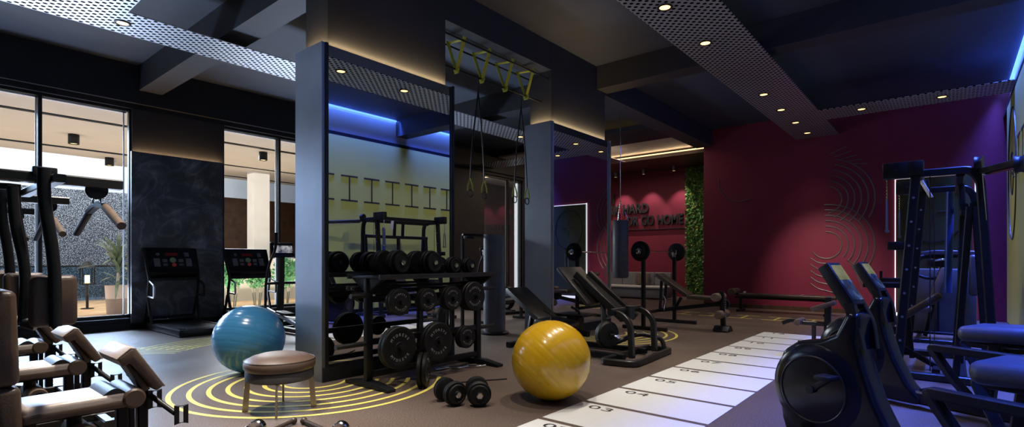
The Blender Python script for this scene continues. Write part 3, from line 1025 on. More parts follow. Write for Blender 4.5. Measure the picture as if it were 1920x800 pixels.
# dumbbells on the floor
make_dumbbell(0.104, 0.32, 3, 'black dumbbell on the floor beside the rack, the one nearer the rack', 'dumbbells on the floor by the rack', (3.205, 3.37), -0.27)
make_dumbbell(0.104, 0.36, 3, 'black dumbbell on the floor beside the rack, the one nearer the yellow ball', 'dumbbells on the floor by the rack', (3.37, 3.19), -0.72)
# cranked bar on the floor
pts = [(4.02, 4.46), (4.21, 4.45), (4.26, 4.33), (4.40, 4.33), (4.45, 4.22), (4.565, 4.20)]
b = MB().tube([(x - 4.5, y - 4.25, 0.017) for x, y in pts], 0.014, 10, 0.03)
o = b.build('curl_bar', M_chrome)
o.location = (4.5, 4.25, 0)
tag(o, 'shiny zigzag curl bar lying on the floor beside the rack foot', 'curl bar')

o = MB().tube([(3.50 - 3.8, 3.83 - 3.8, 0.007), (3.71 - 3.8, 3.89 - 3.8, 0.007), (3.95 - 3.8, 3.745 - 3.8, 0.007), (4.22 - 3.8, 3.577 - 3.8, 0.007)], 0.006, 8, 0.1).build('jump_rope', M_rubber)
o.location = (3.8, 3.8, 0)
tag(o, 'thin black rope lying on the floor between the dumbbells and the yellow ball', 'rope')
# things at the bottom edge of the view: two curl handles and chrome dumbbells
def small_bell(loc, rz, label):
    t = thing('hand_weight', label, 'hand weight', (loc[0], loc[1], 0), rz, 'chrome hand weights on the near floor')
    MB().cyl((-0.10, 0, 0.058), (0.10, 0, 0.058), 0.016).build('handle', M_leather_dk, t)
    for s in (-1, 1):
        MB().lathe([(0, 0.05), (0.05, 0.05), (0.058, 0.06), (0.058, 0.10), (0.045, 0.115), (0, 0.118)], (0, 0, 0.058), (s, 0, 0), 28).build('head', M_chrome, t)
    return t
small_bell((1.67, 3.745), 0.69, 'chrome hand weight on the floor in front of the stool legs')
small_bell((2.03, 3.256), 0.69, 'chrome hand weight on the near floor between stool and dumbbells')
t = thing('grip_handle', 'dark brown rope grip handle leaning on the near floor, left one of a pair', 'handle', (2.03, 3.85, 0), 0, 'rope grip handles')
MB().tube([(0.0, 0.0, 0.028), (-0.22, -0.085, 0.020)], 0.016).build('grip', M_leather_dk, t)
MB().ball((0.0, 0.0, 0.028), 0.027, 14).build('end_knob', M_leather_dk, t)
t = thing('grip_handle', 'dark brown rope grip handle leaning on the near floor, right one of a pair', 'handle', (2.08, 3.79, 0), 0, 'rope grip handles')
MB().tube([(0.0, 0.0, 0.028), (0.0, -0.27, 0.020)], 0.016).build('grip', M_leather_dk, t)
MB().ball((0.0, 0.0, 0.028), 0.027, 14).build('end_knob', M_leather_dk, t)
# ------------------------------------------------------------------ leather pulldown stations in a row at the left
def make_station(label, group, loc):
    t = thing('pulldown_station', label, 'gym machine', loc, 0, group)
    m = MB()
    m.rect([(-1.0, 0, 0.05), (0.62, 0, 0.05)], 0.07, 0.06)
    m.rect([(-0.95, -0.36, 0.035), (-0.95, 0.36, 0.035)], 0.07, 0.07)
    m.rect([(0.40, -0.30, 0.035), (0.40, 0.30, 0.035)], 0.07, 0.07)
    m.rect([(-0.30, -0.02, 0.05), (-0.1, -0.12, 0.18), (0.20, -0.12, 0.10)], 0.04, 0.04, 0.1)
    m.build('base_frame', M_gun, t)
    m = MB()
    m.rect([(0.215, 0.0, 0.06), (0.215, 0.0, 0.44)], 0.06, 0.055)
    m.rect([(0.325, 0.03, 0.06), (0.325, 0.03, 0.56)], 0.06, 0.055)
    m.build('front_post', M_black, t)
    m = MB()
    m.rect([(0.265, 0.0, 0.06), (0.265, 0.0, 0.40)], 0.03, 0.03)
    m.cyl((0.0, 0.0, 0.06), (0.0, 0.0, 0.42), 0.035)
    m.rect([(-0.24, 0.0, 0.405), (0.22, 0.0, 0.405)], 0.10, 0.03)
    m.build('seat_post', M_black, t)
    s = MB()
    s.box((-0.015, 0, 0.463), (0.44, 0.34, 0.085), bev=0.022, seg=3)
    s.build('seat', M_leather_lit, t)  # seat colour holds the light falling on its top
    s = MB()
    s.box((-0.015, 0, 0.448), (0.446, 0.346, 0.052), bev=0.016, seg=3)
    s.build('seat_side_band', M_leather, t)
    # saddle bulge and thigh roll at the front end
    s = MB()
    n = 9
    prof = [(0.09 + 0.115 * i / n, 0.500 + 0.035 * math.sin(PI * i / n)) for i in range(n + 1)] + [(0.205, 0.48), (0.09, 0.48)]
    s.prism(prof, -0.155, 0.155, 'xz')
    s.build('saddle', M_leather_bk, t)
    s = MB()
    s.lathe([(0, -0.185), (0.045, -0.185), (0.056, -0.175), (0.056, 0.175), (0.045, 0.185), (0, 0.185)], (0.235, 0, 0.468), (0, 1, 0), 28)
    s.build('thigh_roll', M_leather, t)
    # bent chest pad
    p = [(0.150, 0.700), (0.215, 0.752), (0.238, 0.748), (0.380, 0.512), (0.338, 0.488), (0.222, 0.672), (0.175, 0.652)]
    c = MB().prism(p, -0.185, 0.215, 'xz', 0.014, 3)
    c.build('chest_pad', M_leather, t)
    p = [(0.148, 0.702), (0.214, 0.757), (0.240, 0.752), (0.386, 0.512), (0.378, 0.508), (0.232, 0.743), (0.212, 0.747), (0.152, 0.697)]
    MB().prism(p, -0.182, 0.212, 'xz', 0.002).build('chest_pad_lit_top', M_leather_lit, t)  # thin sheet, light on the pad's upper face painted in
    MB().prism([(0.205, 0.655), (0.225, 0.665), (0.335, 0.490), (0.300, 0.478)], -0.10, 0.05, 'xz', 0.006).build('pad_bracket', M_leather, t)
    MB().beam((0.325, 0.03, 0.54), (0.262, 0.03, 0.585), 0.05, 0.05).build('pad_stem', M_black, t)
    # lever with two paddle grips
    l = MB()
    l.tube([(0.335, 0.03, 0.44), (0.36, -0.03, 0.43), (0.43, -0.20, 0.345)], 0.016)
    l.build('lever', M_gun, t)
    for (x, y, z) in ((0.355, -0.02, 0.41), (0.435, -0.21, 0.335)):
        pts = [(x, y, z - 0.052), (x, y, z + 0.052), (x + 0.045, y - 0.01, z + 0.052), (x + 0.045, y - 0.01, z - 0.052)]
        g = MB().rect(pts, 0.018, 0.028, 0.0, closed=True)
        g.build('paddle_grip', M_gun, t)
    # foot roller under the seat
    f = MB()
    f.lathe([(0, -0.17), (0.05, -0.17), (0.055, -0.16), (0.055, 0.16), (0.05, 0.17), (0, 0.17)], (0.02, -0.02, 0.30), (0, 1, 0), 24)
    f.build('foot_roller', M_foam, t)
    f = MB()
    f.cyl((0.02, -0.24, 0.30), (0.02, 0.22, 0.30), 0.018)
    f.cyl((0.02, -0.235, 0.30), (0.02, -0.205, 0.30), 0.036)
    f.build('roller_axle', M_black, t)
    # backrest
    MB().box((-0.305, 0.0, 0.865), (0.105, 0.43, 0.47), (0, -0.03, 0), 0.032, 3).build('backrest', M_leather, t)
    MB().box((-0.29, 0.0, 0.47), (0.105, 0.43, 0.31), (0, -0.03, 0), 0.032, 3).build('lower_cushion', M_leather, t)
    m = MB()
    m.rect([(-0.42, 0, 0.05), (-0.42, 0, 1.66)], 0.07, 0.09)
    m.rect([(-0.80, 0, 0.06), (-0.44, 0, 1.2)], 0.05, 0.06)
    m.build('mast', M_gun, t)
    m = MB()
    m.rect([(-0.95, 0.0, 1.685), (0.215, 0.0, 1.685)], 0.075, 0.055)
    m.rect([(-0.14, -0.46, 1.64), (-0.14, 0.46, 1.64)], 0.05, 0.04)
    m.box((-0.13, 0.0, 1.715), (0.10, 0.12, 0.05), bev=0.006)
    m.build('overhead_beam', M_gun, t)
    m = MB()
    m.lathe([(0, -0.02), (0.05, -0.02), (0.042, -0.008), (0.042, 0.008), (0.05, 0.02), (0, 0.02)], (0.10, 0, 1.645), (0, 1, 0), 20)
    m.box((0.10, 0, 1.66), (0.09, 0.06, 0.03), bev=0.006)
    m.build('pulley', M_black, t)
    m = MB()
    m.cyl((0.10, 0, 1.62), (0.10, 0, 1.59), 0.01)
    m.tube([(0.10 + 0.018 * math.cos(2 * PI * k / 12), 0, 1.585 + 0.03 * math.sin(2 * PI * k / 12)) for k in range(12)], 0.005, 6, closed=True)
    m.build('hook', M_chrome, t)
    hb = MB()
    hb.rect([(0.10, -0.17, 1.545), (0.10, -0.02, 1.565), (0.10, 0.17, 1.53)], 0.035, 0.03, 0.05)
    hb.tube([(0.10, -0.16, 1.545), (0.10, -0.47, 1.425)], 0.019)
    hb.tube([(0.10, 0.16, 1.53), (0.10, 0.47, 1.415)], 0.019)
    o = hb.build('v_handle', M_black, t)
    g = MB()
    g.tube([(0.10, -0.185, 1.537), (0.10, -0.475, 1.423)], 0.021)
    g.build('handle_grip', M_foam, o)
    # two swinging arms with pads
    for s in (-1, 1):
        a = MB().tube([(-0.19, s * 0.41, 1.685), (-0.19, s * 0.41, 1.54), (-0.15, s * 0.40, 1.24), (-0.145, s * 0.40, 0.93)], 0.026, 12, 0.12)
        arm = a.build('swing_arm', M_gun, t)
        MB().box((-0.145, s * 0.40 + 0.055, 1.05), (0.185, 0.07, 0.25), (0, 0, 0.12), 0.028, 3).build('arm_pad', M_leather, arm)
    a = MB().tube([(-0.285, -0.28, 1.60), (-0.275, -0.28, 1.42), (-0.235, -0.275, 1.20), (-0.245, -0.275, 0.95)], 0.022, 12, 0.1)
    a.cyl((-0.245, -0.275, 0.95), (-0.20, -0.30, 0.93), 0.026)
    a.rect([(-0.40, -0.04, 1.62), (-0.285, -0.28, 1.60)], 0.04, 0.03)
    a.build('side_lever', M_gun, t)
    return t
g = 'pulldown stations in a row by the window wall'
st = make_station('brown leather pulldown station nearest the viewer, its whole seat in view', g, (0.70, 3.73, 0))
dup(st, (0.70, 5.06, 0), 0, 'brown leather pulldown station in the middle of the row of three', g)
dup(st, (0.70, 6.42, 0), 0, 'brown leather pulldown station nearest the windows, mostly hidden behind its neighbours', g)

# ------------------------------------------------------------------ treadmills
def make_treadmill(label, group, loc):
    t = thing('treadmill', label, 'treadmill', loc, 0, group)
    m = MB()
    m.box((0, -0.02, 0.062), (0.80, 1.78, 0.115), bev=0.018)
    m.build('deck', M_black, t)
    MB().box((0, -0.08, 0.123), (0.56, 1.58, 0.010), bev=0.003).build('belt', M_rubber, t)
    s = MB()
    for x in (-0.34, 0.34):
        s.box((x, -0.08, 0.126), (0.09, 1.55, 0.012), bev=0.003)
    s.build('side_rail', M_gun, t)
    MB().box((-0.34, -0.90, 0.095), (0.085, 0.012, 0.016), bev=0.002).build('yellow_mark', M_yline, t)
    MB().box((0, 0.72, 0.17), (0.74, 0.30, 0.12), bev=0.05, seg=3).build('motor_hood', M_plast, t)
    for sx in (-1, 1):
        u = MB()
        u.rect([(sx * 0.385, 0.46, 0.10), (sx * 0.40, 0.64, 0.56), (sx * 0.40, 0.555, 0.90), (sx * 0.41, 0.60, 1.02), (sx * 0.42, 0.80, 1.46)], 0.035, 0.055, 0.05, up=(0, 1, 0))
        u.rect([(sx * 0.395, 0.84, 0.10), (sx * 0.40, 0.66, 0.55)], 0.035, 0.05, up=(0, 1, 0))
        up = u.build('upright', M_gun if sx < 0 else M_black, t)
        h = MB().rect([(sx * 0.40, 0.57, 0.88), (sx * 0.40, 0.30, 0.80), (sx * 0.40, 0.30, 0.585), (sx * 0.40, 0.60, 0.60)], 0.028, 0.028, 0.03, up=(1, 0, 0))
        h.build('handrail', M_alu if sx < 0 else M_black, up)
    MB().rect([(-0.40, 0.575, 0.90), (0.40, 0.575, 0.90)], 0.04, 0.05).build('crossbar', M_black, t)
    MB().box((0, 0.62, 0.965), (0.76, 0.05, 0.11), (0.42, 0, 0), 0.01).build('lower_shroud', M_plast, t)
    c = MB().box((0, 0.705, 1.235), (0.83, 0.05, 0.52), (-0.42, 0, 0), 0.02, 3).build('console', M_plast, t)
    R = Matrix.Translation((0, 0.705, 1.235)) @ Euler((-0.42, 0, 0)).to_matrix().to_4x4()
    def pad(name, mat, x, z, w_, h_, rnd=None):
        q = MB()
        if rnd:
            q.lathe([(0, -0.006), (rnd, -0.006), (rnd, 0.003), (rnd * 0.85, 0.006), (0, 0.006)], (0, 0, 0), (0, -1, 0), 24)
        else:
            q.box((0, 0, 0), (w_, 0.008, h_), bev=0.002)
        q.bm.transform(R @ Matrix.Translation((x, -0.028, z)))
        return q.build(name, mat, c)
    pad('red_readout', M_reddisp, 0.0, 0.115, 0.20, 0.06)
    pad('readout_bezel', M_black, 0.0, 0.115, 0.26, 0.085)
    pad('green_button', M_btn_g, 0.01, 0.0, 0, 0, 0.052)
    pad('stop_button', M_btn_r, 0.02, -0.095, 0, 0, 0.036)
    pad('round_speaker', M_key, -0.22, 0.12, 0, 0, 0.03)
    for x in (-0.25, 0.27):
        pad('keypad', M_key, x, -0.045, 0.095, 0.16)
    for x in (-0.12, 0.14):
        pad('keypad', M_key, x, -0.01, 0.08, 0.06)
        pad('keypad', M_key, x, -0.09, 0.07, 0.045)
    pad('small_display', M_key, 0.25, 0.115, 0.075, 0.085)
    MB().box((0, 0.60, 1.005), (0.80, 0.012, 0.01), (-0.42, 0, 0), 0.002).build('console_edge', M_alu, t)
    return t
g = 'treadmills facing the window wall'
tm = make_treadmill('black treadmill in front of the dark marble panel', g, (3.50, 10.40, 0))
dup(tm, (4.86, 10.40, 0), 0, 'black treadmill in front of the window with green bushes', g)

# ------------------------------------------------------------------ elliptical trainers
def make_elliptical(label, loc, rz, group):
    t = thing('elliptical_trainer', label, 'elliptical trainer', loc, rz, group)
    m = MB()
    m.rect([(0, -0.75, 0.06), (0, 0.60, 0.06)], 0.10, 0.07)
    m.rect([(-0.30, -0.75, 0.035), (0.30, -0.75, 0.035)], 0.07, 0.07)
    m.rect([(-0.32, 0.60, 0.035), (0.32, 0.60, 0.035)], 0.07, 0.07)
    m.build('base_frame', M_gun, t)
    MB().lathe([(0, -0.07), (0.24, -0.07), (0.27, -0.04), (0.27, 0.04), (0.24, 0.07), (0, 0.07)], (0, -0.48, 0.36), (1, 0, 0), 36).build('flywheel_cover', M_plast, t)
    MB().rect([(0, 0.46, 0.07), (0, 0.42, 0.80), (0, 0.40, 1.36)], 0.08, 0.11, 0.1, up=(0, 1, 0)).build('column', M_gun, t)
    c = MB().box((0, 0.37, 1.42), (0.40, 0.06, 0.27), (-0.3, 0, 0), 0.02, 3).build('console', M_plast, t)
    MB().box((0, 0.337, 1.435), (0.33, 0.008, 0.13), (-0.3, 0, 0), 0.002).build('screen', M_scr_grey, c)
    q = MB()
    for i in range(5):
        q.box((-0.13 + i * 0.065, 0.360, 1.335), (0.045, 0.008, 0.018), (-0.3, 0, 0), 0.002)
    q.build('button_row', M_key, c)
    for s in (-1, 1):
        a = MB()
        a.tube([(s * 0.27, 0.30 - s * 0.12, 0.42), (s * 0.27, 0.36 - s * 0.05, 0.85), (s * 0.27, 0.30 + s * 0.02, 1.20), (s * 0.28, 0.10 + s * 0.06, 1.42), (s * 0.28, 0.08 + s * 0.06, 1.68)], 0.022, 12, 0.12)
        a.cyl((s * 0.05, 0.41, 0.85), (s * 0.28, 0.36 - s * 0.05, 0.85), 0.024)
        arm = a.build('moving_arm', M_gun, t)
        MB().tube([(s * 0.28, 0.085 + s * 0.06, 1.50), (s * 0.28, 0.08 + s * 0.06, 1.70)], 0.028).build('hand_grip', M_rubber, arm)
        p = MB()
        p.rect([(s * 0.22, -0.62, 0.36 + s * 0.16), (s * 0.25, 0.30 - s * 0.12, 0.42)], 0.045, 0.05)
        p.cyl((s * 0.06, -0.48, 0.36 + s * 0.12), (s * 0.22, -0.62, 0.36 + s * 0.16), 0.02)
        rod = p.build('pedal_rod', M_steel, t)
        MB().box((s * 0.22, -0.16, 0.435 + s * 0.055), (0.16, 0.36, 0.04), (-0.08 * s, 0, 0), 0.015).build('pedal', M_rubber, rod)
    return t
g = 'elliptical trainers'
el = make_elliptical('elliptical trainer with lit picture screen between blue ball and near pillar', (4.50, 8.55, 0), 0, g)
dup(el, (7.55, 8.9, 0), 0.15, 'elliptical trainer seen in the gap right behind the dark cable tower', g)
dup(el, (9.6, 8.5, 0), -0.25, 'elliptical trainer whose lever shows between cable tower and far pillar', g)

# dark cable tower seen between the pillars
t = thing('cable_tower', 'tall dark half round cable tower standing in the gap between the pillars', 'gym machine', (6.72, 5.98, 0), 0)
pr = [(0.19 * math.cos(a), 0.19 * math.sin(a)) for a in [math.radians(150 + 240 * i / 24) for i in range(25)]]
pr2 = [(x * 0.92, y * 0.92) for x, y in pr]
m = MB()
t2 = bmesh.new()
lo, hi = [], []
for q in pr + pr2[::-1]:
    lo.append(t2.verts.new((q[0], q[1], 0.05)))
    hi.append(t2.verts.new((q[0], q[1], 1.68)))
n = len(lo)
for i in range(n):
    t2.faces.new((lo[i], lo[(i + 1) % n], hi[(i + 1) % n], hi[i]))
for i in range(24):
    t2.faces.new((hi[i], hi[i + 1], hi[n - 2 - i], hi[n - 1 - i]))
m._add(t2)
m.build('curved_shroud', M_bag, t)
MB().lathe([(0, 0), (0.25, 0), (0.25, 0.03), (0.20, 0.05), (0, 0.05)], n=32).build('base_plate', M_black, t)
m = MB()
for i in range(12):
    m.box((0.0, 0.02, 0.12 + 0.055 * i), (0.20, 0.10, 0.05), bev=0.004)
m.build('weight_stack', M_gun, t)
m = MB()
m.rect([(-0.02, 0.10, 0.05), (-0.02, 0.10, 1.66), (-0.48, 0.28, 1.66)], 0.05, 0.05, 0.04)
m.rect([(-0.48, 0.28, 1.66), (-0.48, 0.28, 0.05)], 0.05, 0.05)
m.build('side_frame', M_gun, t)
MB().box((-0.46, 0.15, 1.62), (0.16, 0.10, 0.05), bev=0.01).build('pulley_block', M_black, t)

# flat low platform bars behind the far pillar gap
t = thing('low_bench', 'long low dark bench frame behind the cable tower', 'bench', (8.2, 7.0, 0), 0.1)
MB().box((0, 0, 0.42), (1.5, 0.34, 0.06), bev=0.02).build('seat', M_leather_bk, t)
for x in (-0.6, 0.6):
    MB().rect([(x, -0.2, 0.03), (x, 0.2, 0.03)], 0.06, 0.05).rect([(x, 0, 0.03), (x, 0, 0.40)], 0.06, 0.06).build('leg', M_gun, t)

# ------------------------------------------------------------------ suspension rails between the pillars
t = thing('hanging_rail_set', 'three black steel rails running between the pillars under the ceiling beam', 'rail', (5.83, 5.2, 4.0))
for y, z in ((5.05, 4.20), (5.38, 4.23), (5.2, 3.85)):
    MB().cyl((4.60 - 5.83, y - 5.2, z - 4.0), (7.06 - 5.83, y - 5.2, z - 4.0), 0.013, n=12).build('rail', M_black, t)
for i, x in enumerate((5.07, 5.58, 6.09, 6.60)):
    o = thing('strap_triangle', 'lime strap triangle on the ceiling rails, %s one from the near pillar' % ordn[i], 'strap', (x, 5.2, 4.0), 0, 'lime strap triangles on the rails')
    A, B, C = Vector((0.0, -0.155, 0.225)), Vector((0.0, 0.185, 0.255)), Vector((0.0, 0.0, -0.175))
    MB().rect([A, B], 0.055, 0.012, up=(0, 0, 1)).build('top_strap', M_strap, o)
    MB().rect([A + V(0, 0, 0.03), C], 0.055, 0.012, up=(0, 1, 0)).build('side_strap', M_strap, o)
    MB().rect([B + V(0, 0, 0.03), C], 0.055, 0.012, up=(0, 1, 0)).build('side_strap', M_strap, o)
    q = MB()
    q.rect([(0, 0.035, -0.14), (0, 0.02, -0.185), (0, -0.02, -0.185), (0, -0.035, -0.14)], 0.05, 0.012, up=(1, 0, 0))
    q.build('bottom_loop', M_strap, o)
for i, (x, xl, xr) in enumerate(((5.50, 5.34, 5.63), (6.48, 6.32, 6.63))):
    o = thing('suspension_trainer', 'black suspension cords with two lime handles, %s' % ('the pair nearer the dumbbell rack' if i == 0 else 'the pair beside the far pillar'), 'suspension trainer', (x, 5.2, 3.84), 0, 'suspension trainers under the rails')
    q = MB()
    q.tube([(0.014 * math.cos(2 * PI * k / 10), 0, -0.012 + 0.028 * math.sin(2 * PI * k / 10)) for k in range(10)], 0.005, 6, closed=True)
    q.cyl((0, 0, -0.03), (0, 0, -0.20), 0.008, n=8)
    q.build('anchor', M_gun, o)
    for sx in (xl - x, xr - x):
        c = MB().tube([(0, 0, -0.19), (sx * 0.75, 0, -0.9), (sx, 0, -1.44)], 0.010, 8, 0.3)
        cd = c.build('cord', M_black, o)
        h = MB()
        h.rect([(sx - 0.055, 0, -1.62), (sx - 0.05, 0, -1.55), (sx, 0, -1.43), (sx + 0.05, 0, -1.55), (sx + 0.055, 0, -1.62)], 0.022, 0.014, 0.0, up=(0, 1, 0))
        h.build('lime_handle', M_strap, cd)
        r = MB().tube([(sx + 0.05 * math.cos(2 * PI * k / 16), 0, -1.655 + 0.05 * math.sin(2 * PI * k / 16)) for k in range(16)], 0.008, 6, closed=True)
        r.build('foot_ring', M_gun, cd)

# ------------------------------------------------------------------ punching bag
t = thing('punching_bag', 'grey punching bag on chains beside the far mirror pillar', 'punching bag', (9.75, 5.22, 4.33))
MB().lathe([(0, -3.45), (0.145, -3.45), (0.165, -3.42), (0.165, -2.30), (0.145, -2.27), (0, -2.27)], n=36).build('bag', M_bag, t)
m = MB()
for k in range(4):
    c, s = math.cos(PI / 4 + k * PI / 2), math.sin(PI / 4 + k * PI / 2)
    for j in range(8):
        a, b = j / 8, (j + 0.75) / 8
        m.tube([(0.17 * c * (1 - a), 0.17 * s * (1 - a), -2.28 + 0.42 * a), (0.17 * c * (1 - b), 0.17 * s * (1 - b), -2.28 + 0.42 * b)], 0.007, 6)
m.tube([(0, 0, -1.88), (0, 0, 0)], 0.008, 6)
m.build('chain', M_chrome, t)

# ------------------------------------------------------------------ leg press
t = thing('leg_press', 'dark leg press machine with tilted footplate beside the white floor ladder', 'gym machine', (6.20, 3.6, 0))
# rounded tray base at the sled end
tray = [(-0.66, -0.38, 0.04), (-0.58, -0.78, 0.04), (0.62, -0.70, 0.04), (0.68, -0.36, 0.04)]
b = MB()
def loop(pts, rad):
    P = [Vector(p) for p in pts]
    out = []
    for i in range(len(P)):
        a, p, c = P[i - 1], P[i], P[(i + 1) % len(P)]
        s, e = p + (a - p).normalized() * rad, p + (c - p).normalized() * rad
        for k in range(6):
            tt = k / 5
            out.append(s * (1 - tt) ** 2 + p * 2 * tt * (1 - tt) + e * tt * tt)
    return out
b.rect(loop(tray, 0.10), 0.07, 0.075, closed=True)
b.build('tray_base', M_gun, t)
b = MB()
b.rect([(-0.30, -0.50, 0.05), (-0.30, 1.25, 0.05)], 0.07, 0.07)
b.rect([(0.30, -0.50, 0.05), (0.30, 1.25, 0.05)], 0.07, 0.07)
b.rect([(-0.45, 1.25, 0.04), (0.45, 1.25, 0.04)], 0.08, 0.08)
b.rect([(0, 1.2, 0.05), (0, 1.05, 0.30), (0, 0.2, 0.24)], 0.08, 0.08, 0.1)
b.build('floor_frame', M_black, t)
# bent posts carrying the pivot
for x in (-0.34, 0.30):
    MB().rect([(x, -0.62, 0.06), (x, -0.60, 0.46), (x + 0.02, -0.50, 0.56), (x + 0.04, -0.34, 0.60)], 0.07, 0.06, 0.12, up=(1, 0, 0)).build('pivot_post', M_gun, t)
MB().tube([(0.52, -0.66, 0.06), (0.52, -0.62, 0.20), (0.40, -0.35, 0.26), (0.05, -0.15, 0.14)], 0.03, 12, 0.12).build('bent_handle', M_gun, t)
p = MB()
p.cyl((-0.40, -0.36, 0.60), (0.40, -0.36, 0.60), 0.045)
p.build('pivot_axle', M_black, t)
# lever arm with footplate
for x in (-0.16, 0.16):
    MB().beam((x, -0.42, 0.50), (x, 0.30, 1.06), 0.075, 0.10, 0.012).build('lever_arm', M_gun, t)
m = MB().beam((0, 0.05, 0.66), (0, 0.52, 1.14), 0.58, 0.05, 0.012, up=(0, -1, 0.9))
m.build('footplate', M_leather_bk, t)
m = MB()
m.beam((0, -0.30, 0.58), (0, 0.28, 1.02), 0.20, 0.05, 0.01)
m.cyl((0, -0.42, 0.50), (0, -0.42, 0.66), 0.06)
m.build('arm_spine', M_gun, t)
w_ = MB()
w_.lathe([(0, -0.05), (0.15, -0.05), (0.17, -0.03), (0.17, 0.03), (0.15, 0.05), (0.06, 0.05), (0.05, 0.04), (0, 0.04)], (-0.24, -0.22, 0.30), (-0.4, -1, 0), 32)
dsk = w_.build('weight_disc', M_rubber, t)
MB().cyl((-0.25, -0.24, 0.30), (-0.31, -0.42, 0.30), 0.024).build('weight_horn', M_chrome, dsk)
MB().beam((-0.24, -0.19, 0.30), (-0.14, -0.10, 0.70), 0.06, 0.06).build('horn_bracket', M_black, t)
# seat and long backrest on the far side
MB().box((0.0, 0.72, 0.36), (0.55, 0.42, 0.075), (0.12, 0, 0), 0.028, 3).build('seat', M_leather_bk, t)
MB().beam((0.05, 0.92, 0.38), (0.17, 1.62, 0.80), 0.42, 0.085, 0.03).build('backrest', M_leather_bk, t)
MB().beam((0.0, 1.25, 0.08), (0.10, 1.22, 0.52), 0.05, 0.06).build('backrest_strut', M_black, t)
sp = MB().box((0.45, 0.70, 0.44), (0.42, 0.50, 0.035), None, 0.01)
sp.box((0.45, 0.70, 0.24), (0.40, 0.05, 0.40), None, 0.008)
sp.build('side_platform', M_black, t)
for x in (-0.34, 0.34):
    MB().tube([(x, 0.62, 0.34), (x, 0.55, 0.50), (x, 0.70, 0.56)], 0.018, 10, 0.06).build('hand_grip', M_rubber, t)

# ------------------------------------------------------------------ olympic bench with leg developer
t = thing('weight_bench', 'dark incline weight bench with barbell uprights before the lounge opening', 'weight bench', (9.48, 4.25, 0))
for x in (-0.68, 0.70):
    m = MB()
    m.rect([(x, 0, 0.05), (x, 0, 1.31)], 0.065, 0.065)
    u = m.build('upright', M_black, t)
    q = MB()
    q.box((x, 0, 1.34), (0.05, 0.07, 0.10), bev=0.008)
    q.box((x, -0.045, 1.40), (0.05, 0.015, 0.10), bev=0.004)
    q.box((x, 0.045, 1.40), (0.05, 0.015, 0.10), bev=0.004)
    q.build('bar_hook', M_chrome, u)
    MB().rect([(x, -0.44, 0.035), (x, 0.40, 0.035)], 0.07, 0.06).build('foot', M_gun, t)
m = MB()
m.rect([(-0.68, 0, 0.30), (0.70, 0, 0.30)], 0.06, 0.06)
m.rect([(0, 0, 0.30), (0, -1.12, 0.48)], 0.06, 0.07)
m.rect([(-0.09, -0.05, 0.32), (-0.09, -0.08, 0.86)], 0.045, 0.04)
m.rect([(0.12, -0.05, 0.32), (0.12, -0.08, 0.86)], 0.045, 0.04)
m.rect([(0, -0.30, 0.34), (0, -0.42, 0.56)], 0.05, 0.05)
m.build('bench_frame', M_black, t)
MB().beam((0, 0.02, 0.98), (0, -0.58, 0.60), 0.32, 0.07, 0.02).build('backrest', M_leather_dk, t)
MB().box((0, -0.80, 0.575), (0.34, 0.44, 0.07), (0.03, 0, 0), 0.02, 3).build('seat', M_leather_dk, t)
MB().rect([(0, -0.02, 0.62), (0, -0.06, 0.30)], 0.02, 0.02).tube([(-0.02, -0.10, 0.30), (-0.02, -0.14, 0.52), (-0.02, -0.08, 0.60)], 0.012, 8, 0.05).build('adjuster_hook', M_chrome, t)
l = MB()
l.rect([(0, -1.18, 0.06), (0, -1.15, 0.70)], 0.08, 0.065)
ld = l.build('leg_developer', M_black, t)
MB().prism([(-0.14, 0.0), (0.14, 0.0), (0.14, 0.02), (0.05, 0.10), (-0.05, 0.10), (-0.14, 0.02)], -1.30, -1.04, 'xz', 0.004).build('floor_foot', M_black, t)
for yy, z in ((-1.10, 0.60), (-1.16, 0.30)):
    for s in (-1, 1):
        MB().lathe([(0, 0), (0.062, 0), (0.072, 0.012), (0.072, 0.15), (0.062, 0.162), (0, 0.162)], (s * 0.055, yy, z), (s, 0, 0), 24).build('foam_roller', M_foam, ld)
tx = text_mesh('MYDREV', 0.085, 0.0006)
MB().mesh(tx, frame((0, 0, -1), (1, 0, 0), (0, 0, 0)) if False else frame((0, 0, -1), (1, 0, 0), (0.0, -1.216, 0.40))).build('lettering', M_letter, ld, False, False)
q = MB().cyl((0.0, -1.12, 0.46), (0.34, -1.12, 0.46), 0.02)
for i in range(2):
    q.lathe([(0, 0), (0.085, 0), (0.095, 0.008), (0.095, 0.03), (0.085, 0.038), (0, 0.038)], (0.20 + 0.05 * i, -1.12, 0.46), (1, 0, 0), 28)
q.build('loaded_peg', M_rubber, ld)

def make_barbell(label, loc, rz, half=0.95):
    t = thing('barbell', label, 'barbell', loc, rz)
    MB().cyl((-half, 0, 0), (half, 0, 0), 0.014).build('bar', M_chrome, t)
    for s in (-1, 1):
        sl = MB().cyl((s * (half - 0.20), 0, 0), (s * half, 0, 0), 0.025).build('sleeve', M_chrome, t)
        MB().lathe([(0.025, 0), (0.165, 0), (0.180, 0.010), (0.180, 0.032), (0.165, 0.042), (0.12, 0.036), (0.06, 0.036), (0.05, 0.046), (0.025, 0.046)], (s * (half - 0.17), 0, 0), (s, 0, 0), 40).build('plate', M_rubber, sl)
        MB().lathe([(0.025, 0), (0.105, 0), (0.115, 0.008), (0.115, 0.026), (0.105, 0.034), (0.025, 0.034)], (s * (half - 0.12), 0, 0), (s, 0, 0), 32).build('small_plate', M_rubber, sl)
        MB().lathe([(0.0, 0), (0.06, 0), (0.06, 0.008), (0.035, 0.018), (0, 0.018)], (s * (half - 0.083), 0, 0), (s, 0, 0), 5).build('star_collar', M_chrome, sl)
    return t
make_barbell('loaded barbell resting on the weight bench uprights', (9.48, 4.25, 1.406), 0, 0.95)

